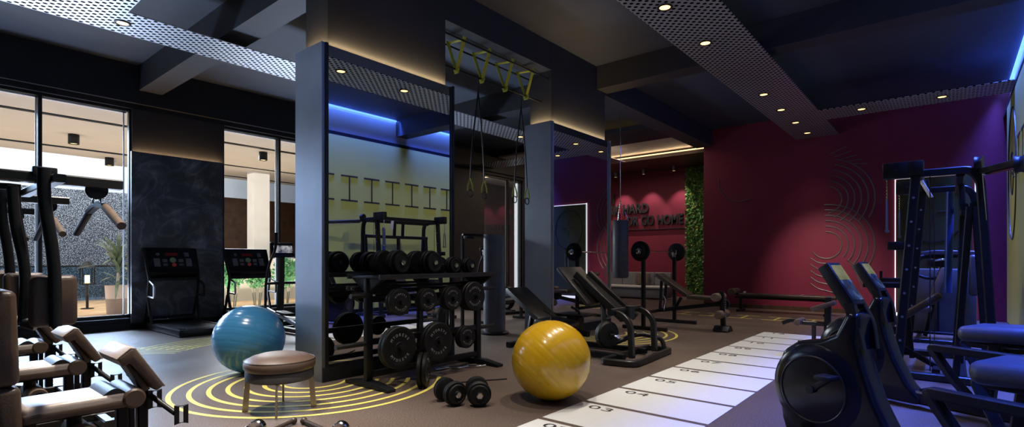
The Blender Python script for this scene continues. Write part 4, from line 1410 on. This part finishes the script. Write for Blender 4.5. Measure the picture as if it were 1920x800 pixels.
# ------------------------------------------------------------------ long flat bench at the red wall
t = thing('flat_bench', 'long flat padded bench with end rollers against the red wall', 'bench', (13.55, 3.05, 0))
MB().box((0, -0.10, 0.405), (0.38, 2.05, 0.075), None, 0.022, 3).build('pad', M_leather_dk, t)
MB().rect([(0, -0.95, 0.335), (0, 1.05, 0.335)], 0.06, 0.05).build('rail', M_gun, t)
for y in (-0.92, 0.92):
    m = MB()
    m.rect([(0, y, 0.03), (0, y, 0.33)], 0.07, 0.07)
    m.rect([(-0.26, y, 0.03), (0.26, y, 0.03)], 0.07, 0.06)
    m.build('leg', M_gun, t)
for s in (-1, 1):
    MB().lathe([(0, 0), (0.07, 0), (0.08, 0.012), (0.08, 0.20), (0.07, 0.212), (0, 0.212)], (s * 0.03, 1.08, 0.475), (s, 0, 0), 24).build('foam_roller', M_foam, t)
MB().beam((0, 0.90, 0.36), (0, 1.08, 0.46), 0.06, 0.05).build('roller_bracket', M_black, t)
MB().box((0.0, -0.42, 0.446), (0.385, 0.012, 0.004), None, 0.001).build('pad_seam', M_whitestrip, t)
MB().box((0.10, 0.86, 0.435), (0.16, 0.02, 0.09), None, 0.004).build('white_plate', M_whitestrip, t)
# ------------------------------------------------------------------ leg extension bench at the end of the white ladder
t = thing('leg_extension_bench', 'dark leg extension bench with brown pads at the far right of the floor ladder', 'gym machine', (7.65, 0.75, 0))
m = MB()
m.rect([(0, 0.46, 0.0), (0, 0.44, 0.78)], 0.07, 0.07, up=(0, 1, 0))
m.rect([(0, 0.45, 0.30), (0, -0.30, 0.24), (0, -0.62, 0.05)], 0.06, 0.06, 0.08)
m.rect([(-0.26, 0.46, 0.03), (0.26, 0.46, 0.03)], 0.07, 0.06)
m.rect([(-0.28, -0.62, 0.03), (0.28, -0.62, 0.03)], 0.07, 0.06)
m.build('frame', M_black, t)
a = MB()
a.rect([(0, 0.44, 0.44), (0, 0.78, 0.44)], 0.05, 0.05)
a.rect([(0, 0.60, 0.44), (0, 0.60, 0.16)], 0.045, 0.045)
arm = a.build('front_arm', M_gun, t)
g_ = MB().rect([(0, 0.78, 0.46), (0, 0.86, 0.47), (0, 0.96, 0.42)], 0.07, 0.05, 0.05)
g_.build('curved_grip', M_black, arm)
for s in (-1, 1):
    MB().lathe([(0, 0), (0.035, 0), (0.042, 0.006), (0.042, 0.13), (0.035, 0.136), (0, 0.136)], (s * 0.025, 0.76, 0.455), (s, 0, 0), 20).build('arm_roller', M_foam, arm)
    MB().lathe([(0, 0), (0.045, 0), (0.052, 0.008), (0.052, 0.15), (0.045, 0.158), (0, 0.158)], (s * 0.025, 0.60, 0.15), (s, 0, 0), 20).build('ankle_roller', M_foam, arm)
MB().cyl((0, 0.62, 0.20), (-0.02, 0.78, 0.20), 0.011).build('weight_pin', M_black, arm)
MB().beam((0, 0.36, 0.72), (0, 0.62, 0.62), 0.22, 0.06, 0.02).build('preacher_pad', M_leather, t)
MB().box((0, 0.14, 0.405), (0.34, 0.50, 0.07), None, 0.022, 3).build('seat', M_leather_dk, t)
MB().beam((0, -0.12, 0.44), (0, -0.66, 0.86), 0.30, 0.075, 0.024).build('backrest', M_leather_dk, t)
MB().rect([(0, -0.40, 0.12), (0, -0.36, 0.62)], 0.05, 0.05, up=(0, 1, 0)).build('backrest_post', M_black, t)
for s in (-1, 1):
    k = MB().tube([(s * 0.20, -0.12, 0.20), (s * 0.24, -0.10, 0.48), (s * 0.24, -0.02, 0.66)], 0.014, 10, 0.05)
    k.ball((s * 0.24, -0.02, 0.67), 0.024, 14)
    k.tube([(s * 0.10, -0.20, 0.25), (s * 0.20, -0.12, 0.20)], 0.014, 8)
    k.build('side_handle', M_gun, t)

# ------------------------------------------------------------------ recumbent bikes
def make_bike(label, group, loc):
    t = thing('recumbent_bike', label, 'exercise bike', loc, 0, group)
    # swelling body: stacked cross sections in the yz plane
    body = [(0.93, 0.34), (0.94, 0.50), (0.89, 0.63), (0.78, 0.71), (0.64, 0.73), (0.54, 0.78), (0.47, 0.93), (0.39, 0.92), (0.40, 0.74), (0.36, 0.58), (0.30, 0.40), (0.20, 0.20), (0.10, 0.10), (0.12, 0.04), (0.86, 0.04), (0.90, 0.16)]
    MB().prism(body, -0.085, 0.085, 'yz', 0.035, 4).build('body_shell', M_plast, t)
    for s in (-1, 1):
        w_ = MB().lathe([(0, 0.035), (0.20, 0.035), (0.235, 0.026), (0.275, 0.012), (0.29, 0.0), (0, 0)], (s * 0.083, 0.66, 0.41), (s, 0, 0), 48)
        dk = w_.build('wheel_cover', M_plast, t)
        MB().lathe([(0.205, 0.036), (0.212, 0.041), (0.219, 0.036)], (s * 0.083, 0.66, 0.41), (s, 0, 0), 48).build('cover_ring', M_black, dk)
        c = MB().beam((s * 0.13, 0.66, 0.41), (s * 0.13, 0.52, 0.30 if s > 0 else 0.52), 0.02, 0.035)
        c.cyl((s * 0.10, 0.66, 0.41), (s * 0.15, 0.66, 0.41), 0.025)
        cr = c.build('crank', M_black, dk)
        MB().box((s * 0.20, 0.52, 0.30 if s > 0 else 0.52), (0.11, 0.10, 0.03), None, 0.008).build('pedal', M_rubber, cr)
    mast = MB()
    mast.rect([(-0.05, 0.40, 0.70), (-0.05, 0.46, 0.98)], 0.045, 0.06, up=(0, 1, 0))
    mast.rect([(0.07, 0.38, 0.70), (0.07, 0.40, 0.86), (0.07, 0.47, 0.99)], 0.04, 0.05, 0.05, up=(0, 1, 0))
    mast.cyl((-0.06, 0.42, 0.90), (0.08, 0.42, 0.90), 0.012)
    mast.build('mast', M_plast, t)
    sc = MB().beam((0, 0.455, 0.955), (0, 0.625, 1.215), 0.140, 0.080, 0.012, up=(0, -1, 0.6)).build('screen_case', M_black, t)
    d = (Vector((0, 0.625, 1.215)) - Vector((0, 0.455, 0.955))).normalized()
    nrm = Vector((0, -d.z, d.y))
    p0 = Vector((0, 0.455, 0.955)) + nrm * 0.0415
    MB().beam(p0 + d * 0.03, p0 + d * 0.175, 0.112, 0.004, 0.001, up=nrm).build('screen_picture', M_scr_blue, sc)
    MB().beam(p0 + d * 0.176, p0 + d * 0.285, 0.112, 0.004, 0.001, up=nrm).build('screen_top', M_scr_yel, sc)
    bs = MB()
    bs.rect([(0, 0.30, 0.10), (0, -0.62, 0.10)], 0.13, 0.11)
    bs.rect([(-0.28, -0.62, 0.04), (0.28, -0.62, 0.04)], 0.08, 0.07)
    bs.rect([(-0.26, 0.80, 0.035), (0.26, 0.80, 0.035)], 0.08, 0.06)
    bs.build('main_rail', M_black, t)
    MB().box((0, 0.06, 0.165), (0.10, 0.14, 0.02), None, 0.006).build('rail_badge', M_plast, t)
    st_ = MB()
    st_.rect([(0, -0.30, 0.12), (0, -0.36, 0.62)], 0.09, 0.08, up=(0, 1, 0))
    st_.box((0, -0.45, 0.625), (0.30, 0.42, 0.03), None, 0.008)
    st_.build('seat_post', M_black, t)
    s_ = MB().box((0, -0.47, 0.70), (0.42, 0.58, 0.12), (-0.05, 0, 0), 0.052, 4)
    s_.build('seat', M_leather_gy, t)
    MB().beam((0, -0.68, 0.74), (0, -0.80, 1.10), 0.42, 0.10, 0.04, up=(0, 1, 0.3)).build('backrest', M_leather_gy, t)
    for s in (-1, 1):
        h = MB()
        h.rect([(s * 0.27, -0.66, 0.555), (s * 0.27, -0.05, 0.565), (s * 0.22, -0.17, 0.34), (s * 0.06, -0.27, 0.12)], 0.055, 0.06, 0.025)
        h.rect([(s * 0.27, -0.50, 0.555), (s * 0.05, -0.40, 0.555)], 0.04, 0.04)
        hh = h.build('side_frame', M_black, t)
        MB().rect([(s * 0.27, -0.66, 0.557), (s * 0.27, -0.24, 0.564)], 0.064, 0.056).build('grip_sleeve', M_rubber, hh)
    k = MB().cyl((0.16, -0.28, 0.28), (0.04, -0.28, 0.28), 0.03)
    k.ball((0.17, -0.28, 0.28), 0.035, 16)
    k.build('adjuster_knob', M_chrome, t)
    return t
g = 'recumbent bikes along the right wall'
bk = make_bike('black exercise bike closest to the viewer, lit screen with blue picture', g, (3.76, 0.04, 0))
bk.rotation_euler = (0, 0, math.radians(-21.5))
dup(bk, (5.56, 0.07, 0), math.radians(-21.5), 'black exercise bike behind the nearest one, in front of the cable rack', g)

# ------------------------------------------------------------------ functional trainer rack
t = thing('functional_trainer', 'tall black cable rack with two frames and pulleys behind the bikes', 'gym machine', (7.85, 0.15, 0))
for x in (-0.88, 0.88):
    f = MB()
    f.rect([(x, 0.30, 0.02), (x, 0.13, 2.24)], 0.085, 0.085, up=(0, 1, 0))
    p1 = f.build('front_post', M_black, t)
    f = MB()
    f.rect([(x, 0.16, 2.15), (x, -0.30, 2.15), (x, -0.37, 2.04), (x, -0.48, 0.03)], 0.075, 0.075, 0.12, up=(1, 0, 0))
    f.rect([(x, -0.29, 1.78), (x, -0.18, 0.03)], 0.06, 0.06, up=(0, 1, 0))
    f.rect([(x, -0.37, 1.80), (x, -0.29, 1.80)], 0.05, 0.05)
    f.build('rear_post', M_black, t)
    MB().rect([(x, 0.38, 0.04), (x, -0.54, 0.04)], 0.085, 0.08).build('base_bar', M_gun, t)
    q = MB()
    q.box((x, 0.30, 2.20), (0.10, 0.24, 0.17), None, 0.012)
    q.box((x, 0.13, 2.21), (0.12, 0.12, 0.15), None, 0.012)
    pb = q.build('pulley_block', M_black, p1)
    q = MB()
    q.lathe([(0, -0.025), (0.06, -0.025), (0.05, -0.01), (0.05, 0.01), (0.06, 0.025), (0, 0.025)], (x, 0.36, 2.17), (1, 0, 0), 24)
    q.lathe([(0, -0.052), (0.014, -0.052), (0.014, 0.052), (0, 0.052)], (x, 0.30, 2.21), (1, 0, 0), 12)
    q.build('pulley_wheel', M_gun, pb)
    q = MB()
    for k in range(6):
        q.tube([(x + 0.010 * math.cos(2 * PI * j / 8), 0.385, 2.09 - 0.035 * k + 0.02 * math.sin(2 * PI * j / 8)) for j in range(8)], 0.004, 6, closed=True)
    q.build('chain', M_chrome, pb)
    q = MB()
    q.rect([(x, 0.385, 1.90), (x - 0.02, 0.385, 1.86), (x - 0.035, 0.385, 1.58), (x + 0.035, 0.385, 1.58), (x + 0.02, 0.385, 1.86)], 0.014, 0.022, closed=True)
    q.cyl((x - 0.045, 0.385, 1.56), (x + 0.045, 0.385, 1.56), 0.018)
    q.build('strap_handle', M_bag, pb)
    for k in range(7):
        z = 0.40 + 0.25 * k
        y = 0.30 - 0.17 * (z / 2.22)
        MB().cyl((x - 0.047, y, z), (x + 0.047, y, z), 0.013, n=10).build('adjuster_bolt', M_steel, p1)
    q = MB()
    q.rect([(x, 0.24, 0.98), (x, 0.60, 0.98)], 0.06, 0.06)
    q.rect([(x, 0.585, 0.96), (x, 0.585, 1.10)], 0.05, 0.03, up=(0, 1, 0))
    q.build('bar_catch', M_black, p1)
    q = MB().box((x, 0.30, 1.40), (0.07, 0.16, 0.09), None, 0.008)
    q.build('slide_carriage', M_black, p1)
    MB().cyl((x, 0.02, 0.10), (x, 0.02, 2.12), 0.005, n=6).build('cable', M_gun, t)
m = MB()
m.rect([(-0.88, -0.22, 2.13), (0.88, -0.22, 2.13)], 0.07, 0.08)
m.rect([(-0.88, 0.12, 2.17), (0.88, 0.12, 2.17)], 0.06, 0.07)
m.rect([(-0.88, -0.25, 1.78), (0.88, -0.25, 1.78)], 0.06, 0.07)
m.rect([(-0.12, -0.23, 2.13), (-0.12, -0.25, 1.78)], 0.06, 0.06)
m.rect([(0.12, -0.23, 2.13), (0.12, -0.25, 1.78)], 0.06, 0.06)
m.rect([(-0.88, -0.24, 0.05), (0.88, -0.24, 0.05)], 0.07, 0.07)
m.build('crossbeam', M_black, t)
MB().rect([(0.0, -0.25, 1.78), (0.0, -0.22, 0.08)], 0.07, 0.07, up=(0, 1, 0)).build('centre_post', M_black, t)
MB().cyl((-0.5, -0.12, 0.9), (-0.5, -0.14, 1.98), 0.034).build('blue_guide_tube', pm('blue_powder_coat', (0.03, 0.06, 0.25), 0.3, 0.4, noise=0.1), t)
q = MB()
q.rect([(-0.88, -0.38, 2.13), (-1.98, -0.58, 2.04)], 0.055, 0.055)
pa = q.build('pulldown_arm', M_black, t)
for y0, x0, z0 in ((-0.36, -0.90, 2.20), (-0.575, -1.97, 2.02)):
    q = MB().lathe([(0, -0.03), (0.075, -0.03), (0.065, -0.01), (0.065, 0.01), (0.075, 0.03), (0, 0.03)], (x0, y0, z0), (0.2, 1, 0), 28)
    q.build('arm_pulley', M_black, pa)
MB().cyl((-0.95, -0.40, 2.085), (-1.85, -0.56, 2.01), 0.014).build('chrome_bar', M_chrome, pa)
MB().cyl((-0.95, -0.38, 2.12), (-0.80, -0.52, 0.10), 0.004, n=6).build('cable', M_chrome, pa)
MB().beam((-0.45, 0.11, 2.13), (-0.40, 0.02, 1.94), 0.06, 0.012, 0.002).build('highlight_strip', M_whitestrip, t)  # white strip painted as a reflected highlight on the rack

# ------------------------------------------------------------------ chest press machine at the red wall
t = thing('chest_press', 'grey and brown chest press machine standing before the olive door', 'gym machine', (10.6, 0.10, 0))
m = MB().box((0.25, 0.0, 0.60), (0.16, 0.80, 1.02), None, 0.03)
m.build('stack_shroud', M_bag, t)
MB().rect([(0.15, 0.06, 0.12), (0.15, 0.06, 1.05)], 0.10, 0.02, up=(0, 1, 0)).build('stack_slot', M_black, t)
m = MB()
m.rect([(0.05, 0.46, 0.03), (0.05, 0.34, 1.22), (0.05, 0.26, 1.30), (0.05, -0.44, 1.32), (0.05, -0.50, 1.22), (0.05, -0.60, 0.03)], 0.06, 0.06, 0.08, up=(1, 0, 0))
m.rect([(-0.55, 0.30, 0.03), (0.30, 0.30, 0.03)], 0.07, 0.06)
m.rect([(-0.55, -0.42, 0.03), (0.30, -0.42, 0.03)], 0.07, 0.06)
m.rect([(-0.5, -0.5, 0.03), (-0.5, 0.45, 0.03)], 0.07, 0.06)
m.build('frame', M_gun, t)
MB().rect([(0.0, 0.26, 1.345), (0.0, 0.1, 1.37), (0.0, -0.42, 1.35)], 0.10, 0.07, 0.06, up=(0, 0, 1)).build('top_pad', M_leather_gy, t)
MB().box((-0.20, 0.30, 0.50), (0.36, 0.34, 0.10), None, 0.035, 3).build('seat', M_leather, t)
MB().beam((-0.16, 0.14, 0.56), (-0.10, -0.02, 1.12), 0.30, 0.10, 0.035, up=(0, 1, 0.2)).build('backrest', M_leather, t)
MB().box((-0.08, -0.36, 1.02), (0.14, 0.12, 0.62), None, 0.045, 3).build('side_pad', M_leather_gy, t)
MB().rect([(-0.10, 0.22, 0.06), (-0.06, 0.0, 1.18)], 0.06, 0.06, up=(0, 1, 0)).build('seat_post', M_black, t)
a = MB()
a.tube([(-0.02, 0.22, 1.32), (-0.10, 0.34, 1.28), (-0.12, 0.34, 1.02), (-0.12, 0.18, 0.96), (-0.12, 0.04, 0.98)], 0.026, 12, 0.06)
a.box((-0.06, 0.08, 1.20), (0.12, 0.22, 0.12), None, 0.02)
a.build('press_arm', M_black, t)
MB().tube([(-0.02, -0.10, 1.24), (-0.12, -0.02, 1.26), (-0.14, 0.10, 1.24)], 0.02, 10, 0.04).build('press_handle', M_chrome, t)
for y in (0.52, 0.62, -0.66):
    MB().lathe([(0, 0), (0.07, 0), (0.07, 0.05), (0, 0.05)], (-0.25, y, 0.13), (1, 0, 0), 20).build('base_roller', M_rubber, t)
MB().rect([(-0.22, -0.70, 0.13), (-0.22, 0.66, 0.13)], 0.05, 0.04).build('roller_bar', M_black, t)

# ------------------------------------------------------------------ lounge: sofa, pillow, spots, green wall strip
t = thing('sofa', 'grey panelled banquette with a white seat under the slogan wall', 'sofa', (15.95, 8.0, 0))
MB().box((0.0, 0, 0.20), (0.62, 2.30, 0.32), None, 0.03).build('base', M_sofa, t)
MB().box((-0.02, 0, 0.385), (0.66, 2.32, 0.07), None, 0.025, 3).build('seat', M_cream, t)
for i in range(4):
    MB().box((0.27, -0.86 + 0.575 * i, 0.62), (0.12, 0.565, 0.46), None, 0.03, 3).build('back_panel', M_sofa, t)
p = MB().box((0, 0, 0), (0.13, 0.46, 0.40), None, 0.062, 4).build('pillow', M_pillow)
p.location = (16.0, 7.75, 0.635)
p.rotation_euler = (0, 0.30, 0.1)
tag(p, 'taupe square pillow leaning on the grey banquette back', 'pillow')
ordl = ['nearest the green wall strip', 'in the middle of the three in view', 'beside the far pillar edge', 'hidden behind the far pillar']
for i, y in enumerate((7.05, 8.13, 9.20, 10.3)):
    t = thing('ceiling_spot', 'small grey cylinder spotlight over the slogan wall, %s' % ordl[i], 'ceiling light', (16.85, y, 4.36), 0, 'spotlights over the slogan wall')
    MB().lathe([(0.045, -0.17), (0.055, -0.17), (0.055, 0.0), (0, 0.0), (0, -0.01), (0.045, -0.02), (0.045, -0.17)], n=24).build('housing', M_steel, t)
    MB().lathe([(0, -0.15), (0.042, -0.15), (0.042, -0.14), (0, -0.14)], n=20).build('lens', M_lens, t)
    lamp('spot_beam', 'SPOT', (0.08, 0, -0.19), 95, (1, 0.86, 0.78), 0.03, spot=68, blend=0.6, rot=(0, math.radians(-14), 0), parent=t)
lamp('lounge_cove_light', 'AREA', (14.1, 8.0, 4.50), 60, (1.0, 0.80, 0.62), 1.8, 4.5, rot=(0, 0, 0))
lamp('lounge_cove_glow', 'AREA', (15.2, 8.0, 4.49), 10, (1.0, 0.70, 0.40), 0.05, 5.0, rot=(0, math.radians(110), 0))
gw = thing('green_wall', 'tall vertical strip of green wall plants beside the red wall edge', 'green wall', (17.42, 6.52, 0))
MB().bb(-0.02, 0.06, -0.30, 0.30, 0.0, 4.34).build('backing', M_moss, gw, False)
rnd = random.Random(3)
def leaf_cloud(n, fn, size, seed):
    rn = random.Random(seed)
    bm = bmesh.new()
    for _ in range(n):
        c, nrm = fn(rn)
        s = size * rn.uniform(0.6, 1.3)
        d = Vector((rn.gauss(0, 1), rn.gauss(0, 1), rn.gauss(0, 1))).normalized()
        u = nrm.cross(d)
        if u.length < 1e-3:
            continue
        u.normalize()
        v = (nrm + d * 0.7).cross(u).normalized()
        a, b, e, f = c - v * s, c + u * s * 0.45, c + v * s, c - u * s * 0.45
        up = nrm * s * 0.25
        vs_ = [bm.verts.new(q) for q in (a, b + up * 0.4, e + up, f + up * 0.4)]
        bm.faces.new(vs_)
    k = MB()
    k.bm.free()
    k.bm = bm
    return k
def on_strip(rn):
    return Vector((-0.03 - rn.random() * 0.13, rn.uniform(-0.31, 0.31), rn.uniform(0.02, 4.34))), Vector((-1, 0, 0.2))
leaf_cloud(3600, on_strip, 0.055, 1).build('foliage', M_moss, gw, False, False)
leaf_cloud(500, on_strip, 0.06, 2).build('light_foliage', M_moss_y, gw, False, False)

# ------------------------------------------------------------------ outside: terrace
struct(MB().bb(-14, 26, 11.7, 20.6, -0.10, 0.0), 'terrace_deck', M_deck)
struct(MB().bb(-14, 4.5, 11.7, 18.6, 4.12, 4.3).bb(4.5, 26, 11.7, 19.6, 4.12, 4.3), 'terrace_ceiling', M_t_ceil)
m = MB()
m.bb(-14, 26, 13.55, 13.70, 4.105, 4.12)
m.bb(-14, 4.4, 17.25, 17.38, 4.10, 4.12)
m.bb(5.2, 10, 18.9, 19.0, 4.10, 4.12)
m.bb(5.6, 9.4, 16.75, 16.83, 4.10, 4.12)
struct(m, 'terrace_ceiling_slot', M_black)
struct(MB().bb(-14, 26, 20.6, 24.0, -0.2, -0.06), 'pool_water', M_water)
struct(MB().bb(-14, 7.4, 23.9, 24.2, -0.2, 3.75), 'terrace_wall', M_speck)
struct(MB().bb(-14, 26, 24.2, 24.5, -0.2, 6.5), 'terrace_far_wall', M_t_white)
struct(MB().bb(9.8, 26, 17.4, 17.7, 0, 4.12), 'terrace_wall', M_wood_dk)
struct(MB().bb(7.4, 10.6, 19.6, 19.8, 0.0, 3.45), 'terrace_wall', M_wood_dk)
struct(MB().bb(5.0, 10.4, 16.6, 16.8, 0.0, 0.0 + 1.30), 'terrace_parapet', M_t_white)
struct(MB().bb(7.75, 8.25, 17.2, 17.7, 0, 4.12), 'terrace_column', M_t_white)
struct(MB().bb(11.9, 16.5, 13.4, 13.6, 0, 4.12), 'terrace_wall', pm('taupe_plaster', (0.30, 0.24, 0.21), 0.8, noise=0.05, nscale=2))
lamp('terrace_ceiling_glow', 'AREA', (1.5, 16.0, 0.35), 150, (1.0, 0.93, 0.84), 9, 5.0, rot=(PI, 0, 0))
lamp('terrace_ceiling_glow_east', 'AREA', (8.0, 15.0, 0.35), 110, (1.0, 0.84, 0.66), 6, 3.0, rot=(PI, 0, 0))
lamp('terrace_deck_fill', 'AREA', (3.0, 16.6, 4.05), 420, (1.0, 0.93, 0.85), 12, 4.0, rot=(0, 0, 0)).data.spread = math.radians(130)  # added fill over deck and plants, no fixture behind it
lamp('terrace_sky_glow', 'AREA', (2.0, 21.5, 5.2), 480, (0.85, 0.92, 1.0), 14, 3.0, target=(2.0, 24.0, 2.6))
t = thing('glass_railing', 'glass balustrade with dark top rail along the terrace edge', 'railing', (2.0, 20.3, 0))
MB().bb(-15, 6.2, -0.012, 0.012, 0.10, 1.04).build('glass_panel', M_rail_glass, t, False)
MB().bb(-15, 6.2, -0.03, 0.03, 1.04, 1.085).build('top_rail', M_black, t)
for i in range(14):
    MB().bb(-14 + 1.5 * i, -13.96 + 1.5 * i, 0.013, 0.05, 0.0, 1.04).build('post', M_steel, t)
# potted palm
t = thing('potted_palm', 'palm in a tall beige planter outside the left window', 'plant', (3.60, 15.0, 0))
MB().lathe([(0, 0), (0.20, 0), (0.235, 0.66), (0.215, 0.66), (0.21, 0.60), (0, 0.60)], n=40).build('planter', M_pot, t)
MB().tube([(0, 0, 0.6), (0.02, 0, 0.85), (0.03, 0.02, 1.35)], 0.03, 10).build('trunk', M_trunk, t)
rn = random.Random(5)
k = MB()
for i in range(46):
    a = rn.uniform(0, 2 * PI)
    el = rn.uniform(-0.1, 1.35)
    L = rn.uniform(0.55, 1.15)
    base = Vector((0.03, 0.02, rn.uniform(0.75, 1.35)))
    d = Vector((math.cos(a) * math.cos(el), math.sin(a) * math.cos(el), math.sin(el)))
    sd = Vector((-math.sin(a), math.cos(a), 0))
    L1, R1 = [], []
    for j in range(6):
        tt = j / 5
        c = base + d * L * tt + Vector((0, 0, -0.35 * L * tt * tt))
        w1 = 0.035 * math.sin(PI * min(1, 0.12 + tt * 0.88)) + 0.002
        L1.append(c + sd * w1)
        R1.append(c - sd * w1 + Vector((0, 0, 0.004)))
    k.quadstrip(L1, R1)
k.build('fronds', M_leaf, t, False, False)
# bushes on pale stems outside the second window
for i, (x, y) in enumerate(((6.0, 14.6), (6.75, 14.8), (7.5, 14.7), (8.25, 14.9))):
    t = thing('bush', 'leafy green bush on pale stems outside, %s' % ['first from the marble panel', 'second from the marble panel', 'third from the marble panel', 'fourth from the marble panel'][i], 'bush', (x, y, 0), 0, 'bushes on the terrace')
    q = MB()
    for j in range(4):
        q.tube([(0.08 * math.cos(j * 1.6), 0.08 * math.sin(j * 1.6), 0), (0.16 * math.cos(j * 1.6), 0.16 * math.sin(j * 1.6), 0.62)], 0.015, 6)
    q.build('stem', M_trunk, t)
    def blob(rn):
        v = Vector((rn.gauss(0, 1), rn.gauss(0, 1), rn.gauss(0, 1))).normalized()
        r = rn.random() ** 0.4
        return Vector((v.x * 0.34 * r, v.y * 0.34 * r, 0.90 + v.z * 0.46 * r)), v
    leaf_cloud(900, blob, 0.06, 20 + i).build('foliage', M_hedge, t, False, False)
# ceiling cans outside
for i, (x, y, s) in enumerate(((2.89, 15.45, 1.0), (6.59, 14.1, 1.0), (4.19, 18.2, 1.0))):
    t = thing('terrace_can_light', 'black cylinder can light on the terrace ceiling, %s' % ['seen through the left window', 'seen through the second window', 'small far one beside the marble panel'][i], 'ceiling light', (x, y, 4.12), 0, 'can lights on the terrace ceiling')
    MB().lathe([(0.09, -0.22), (0.105, -0.22), (0.105, 0), (0, 0), (0, -0.15), (0.09, -0.16), (0.09, -0.22)], n=24).build('housing', M_black, t)
    MB().lathe([(0, -0.20), (0.085, -0.20), (0.085, -0.18), (0, -0.18)], n=24).build('lens', M_lens, t)
# lantern beyond the palm
t = thing('lantern', 'dark lantern with a warm light on a low stand behind the palm', 'lantern', (3.45, 17.0, 0))
MB().cyl((0, 0, 0), (0, 0, 0.62), 0.03).cyl((0, 0, 0), (0, 0, 0.02), 0.14).build('stand', M_gun, t)
q = MB()
for sx in (-1, 1):
    for sy in (-1, 1):
        q.bb(sx * 0.12 - 0.012, sx * 0.12 + 0.012, sy * 0.12 - 0.012, sy * 0.12 + 0.012, 0.62, 1.05)
q.bb(-0.14, 0.14, -0.14, 0.14, 0.62, 0.65)
q.lathe([(0.20, 1.05), (0.08, 1.16), (0.03, 1.22), (0, 1.22)], n=4)
q.build('cage', M_black, t, False)
MB().cyl((0, 0, 0.66), (0, 0, 0.86), 0.05).build('flame_glass', M_lens, t)
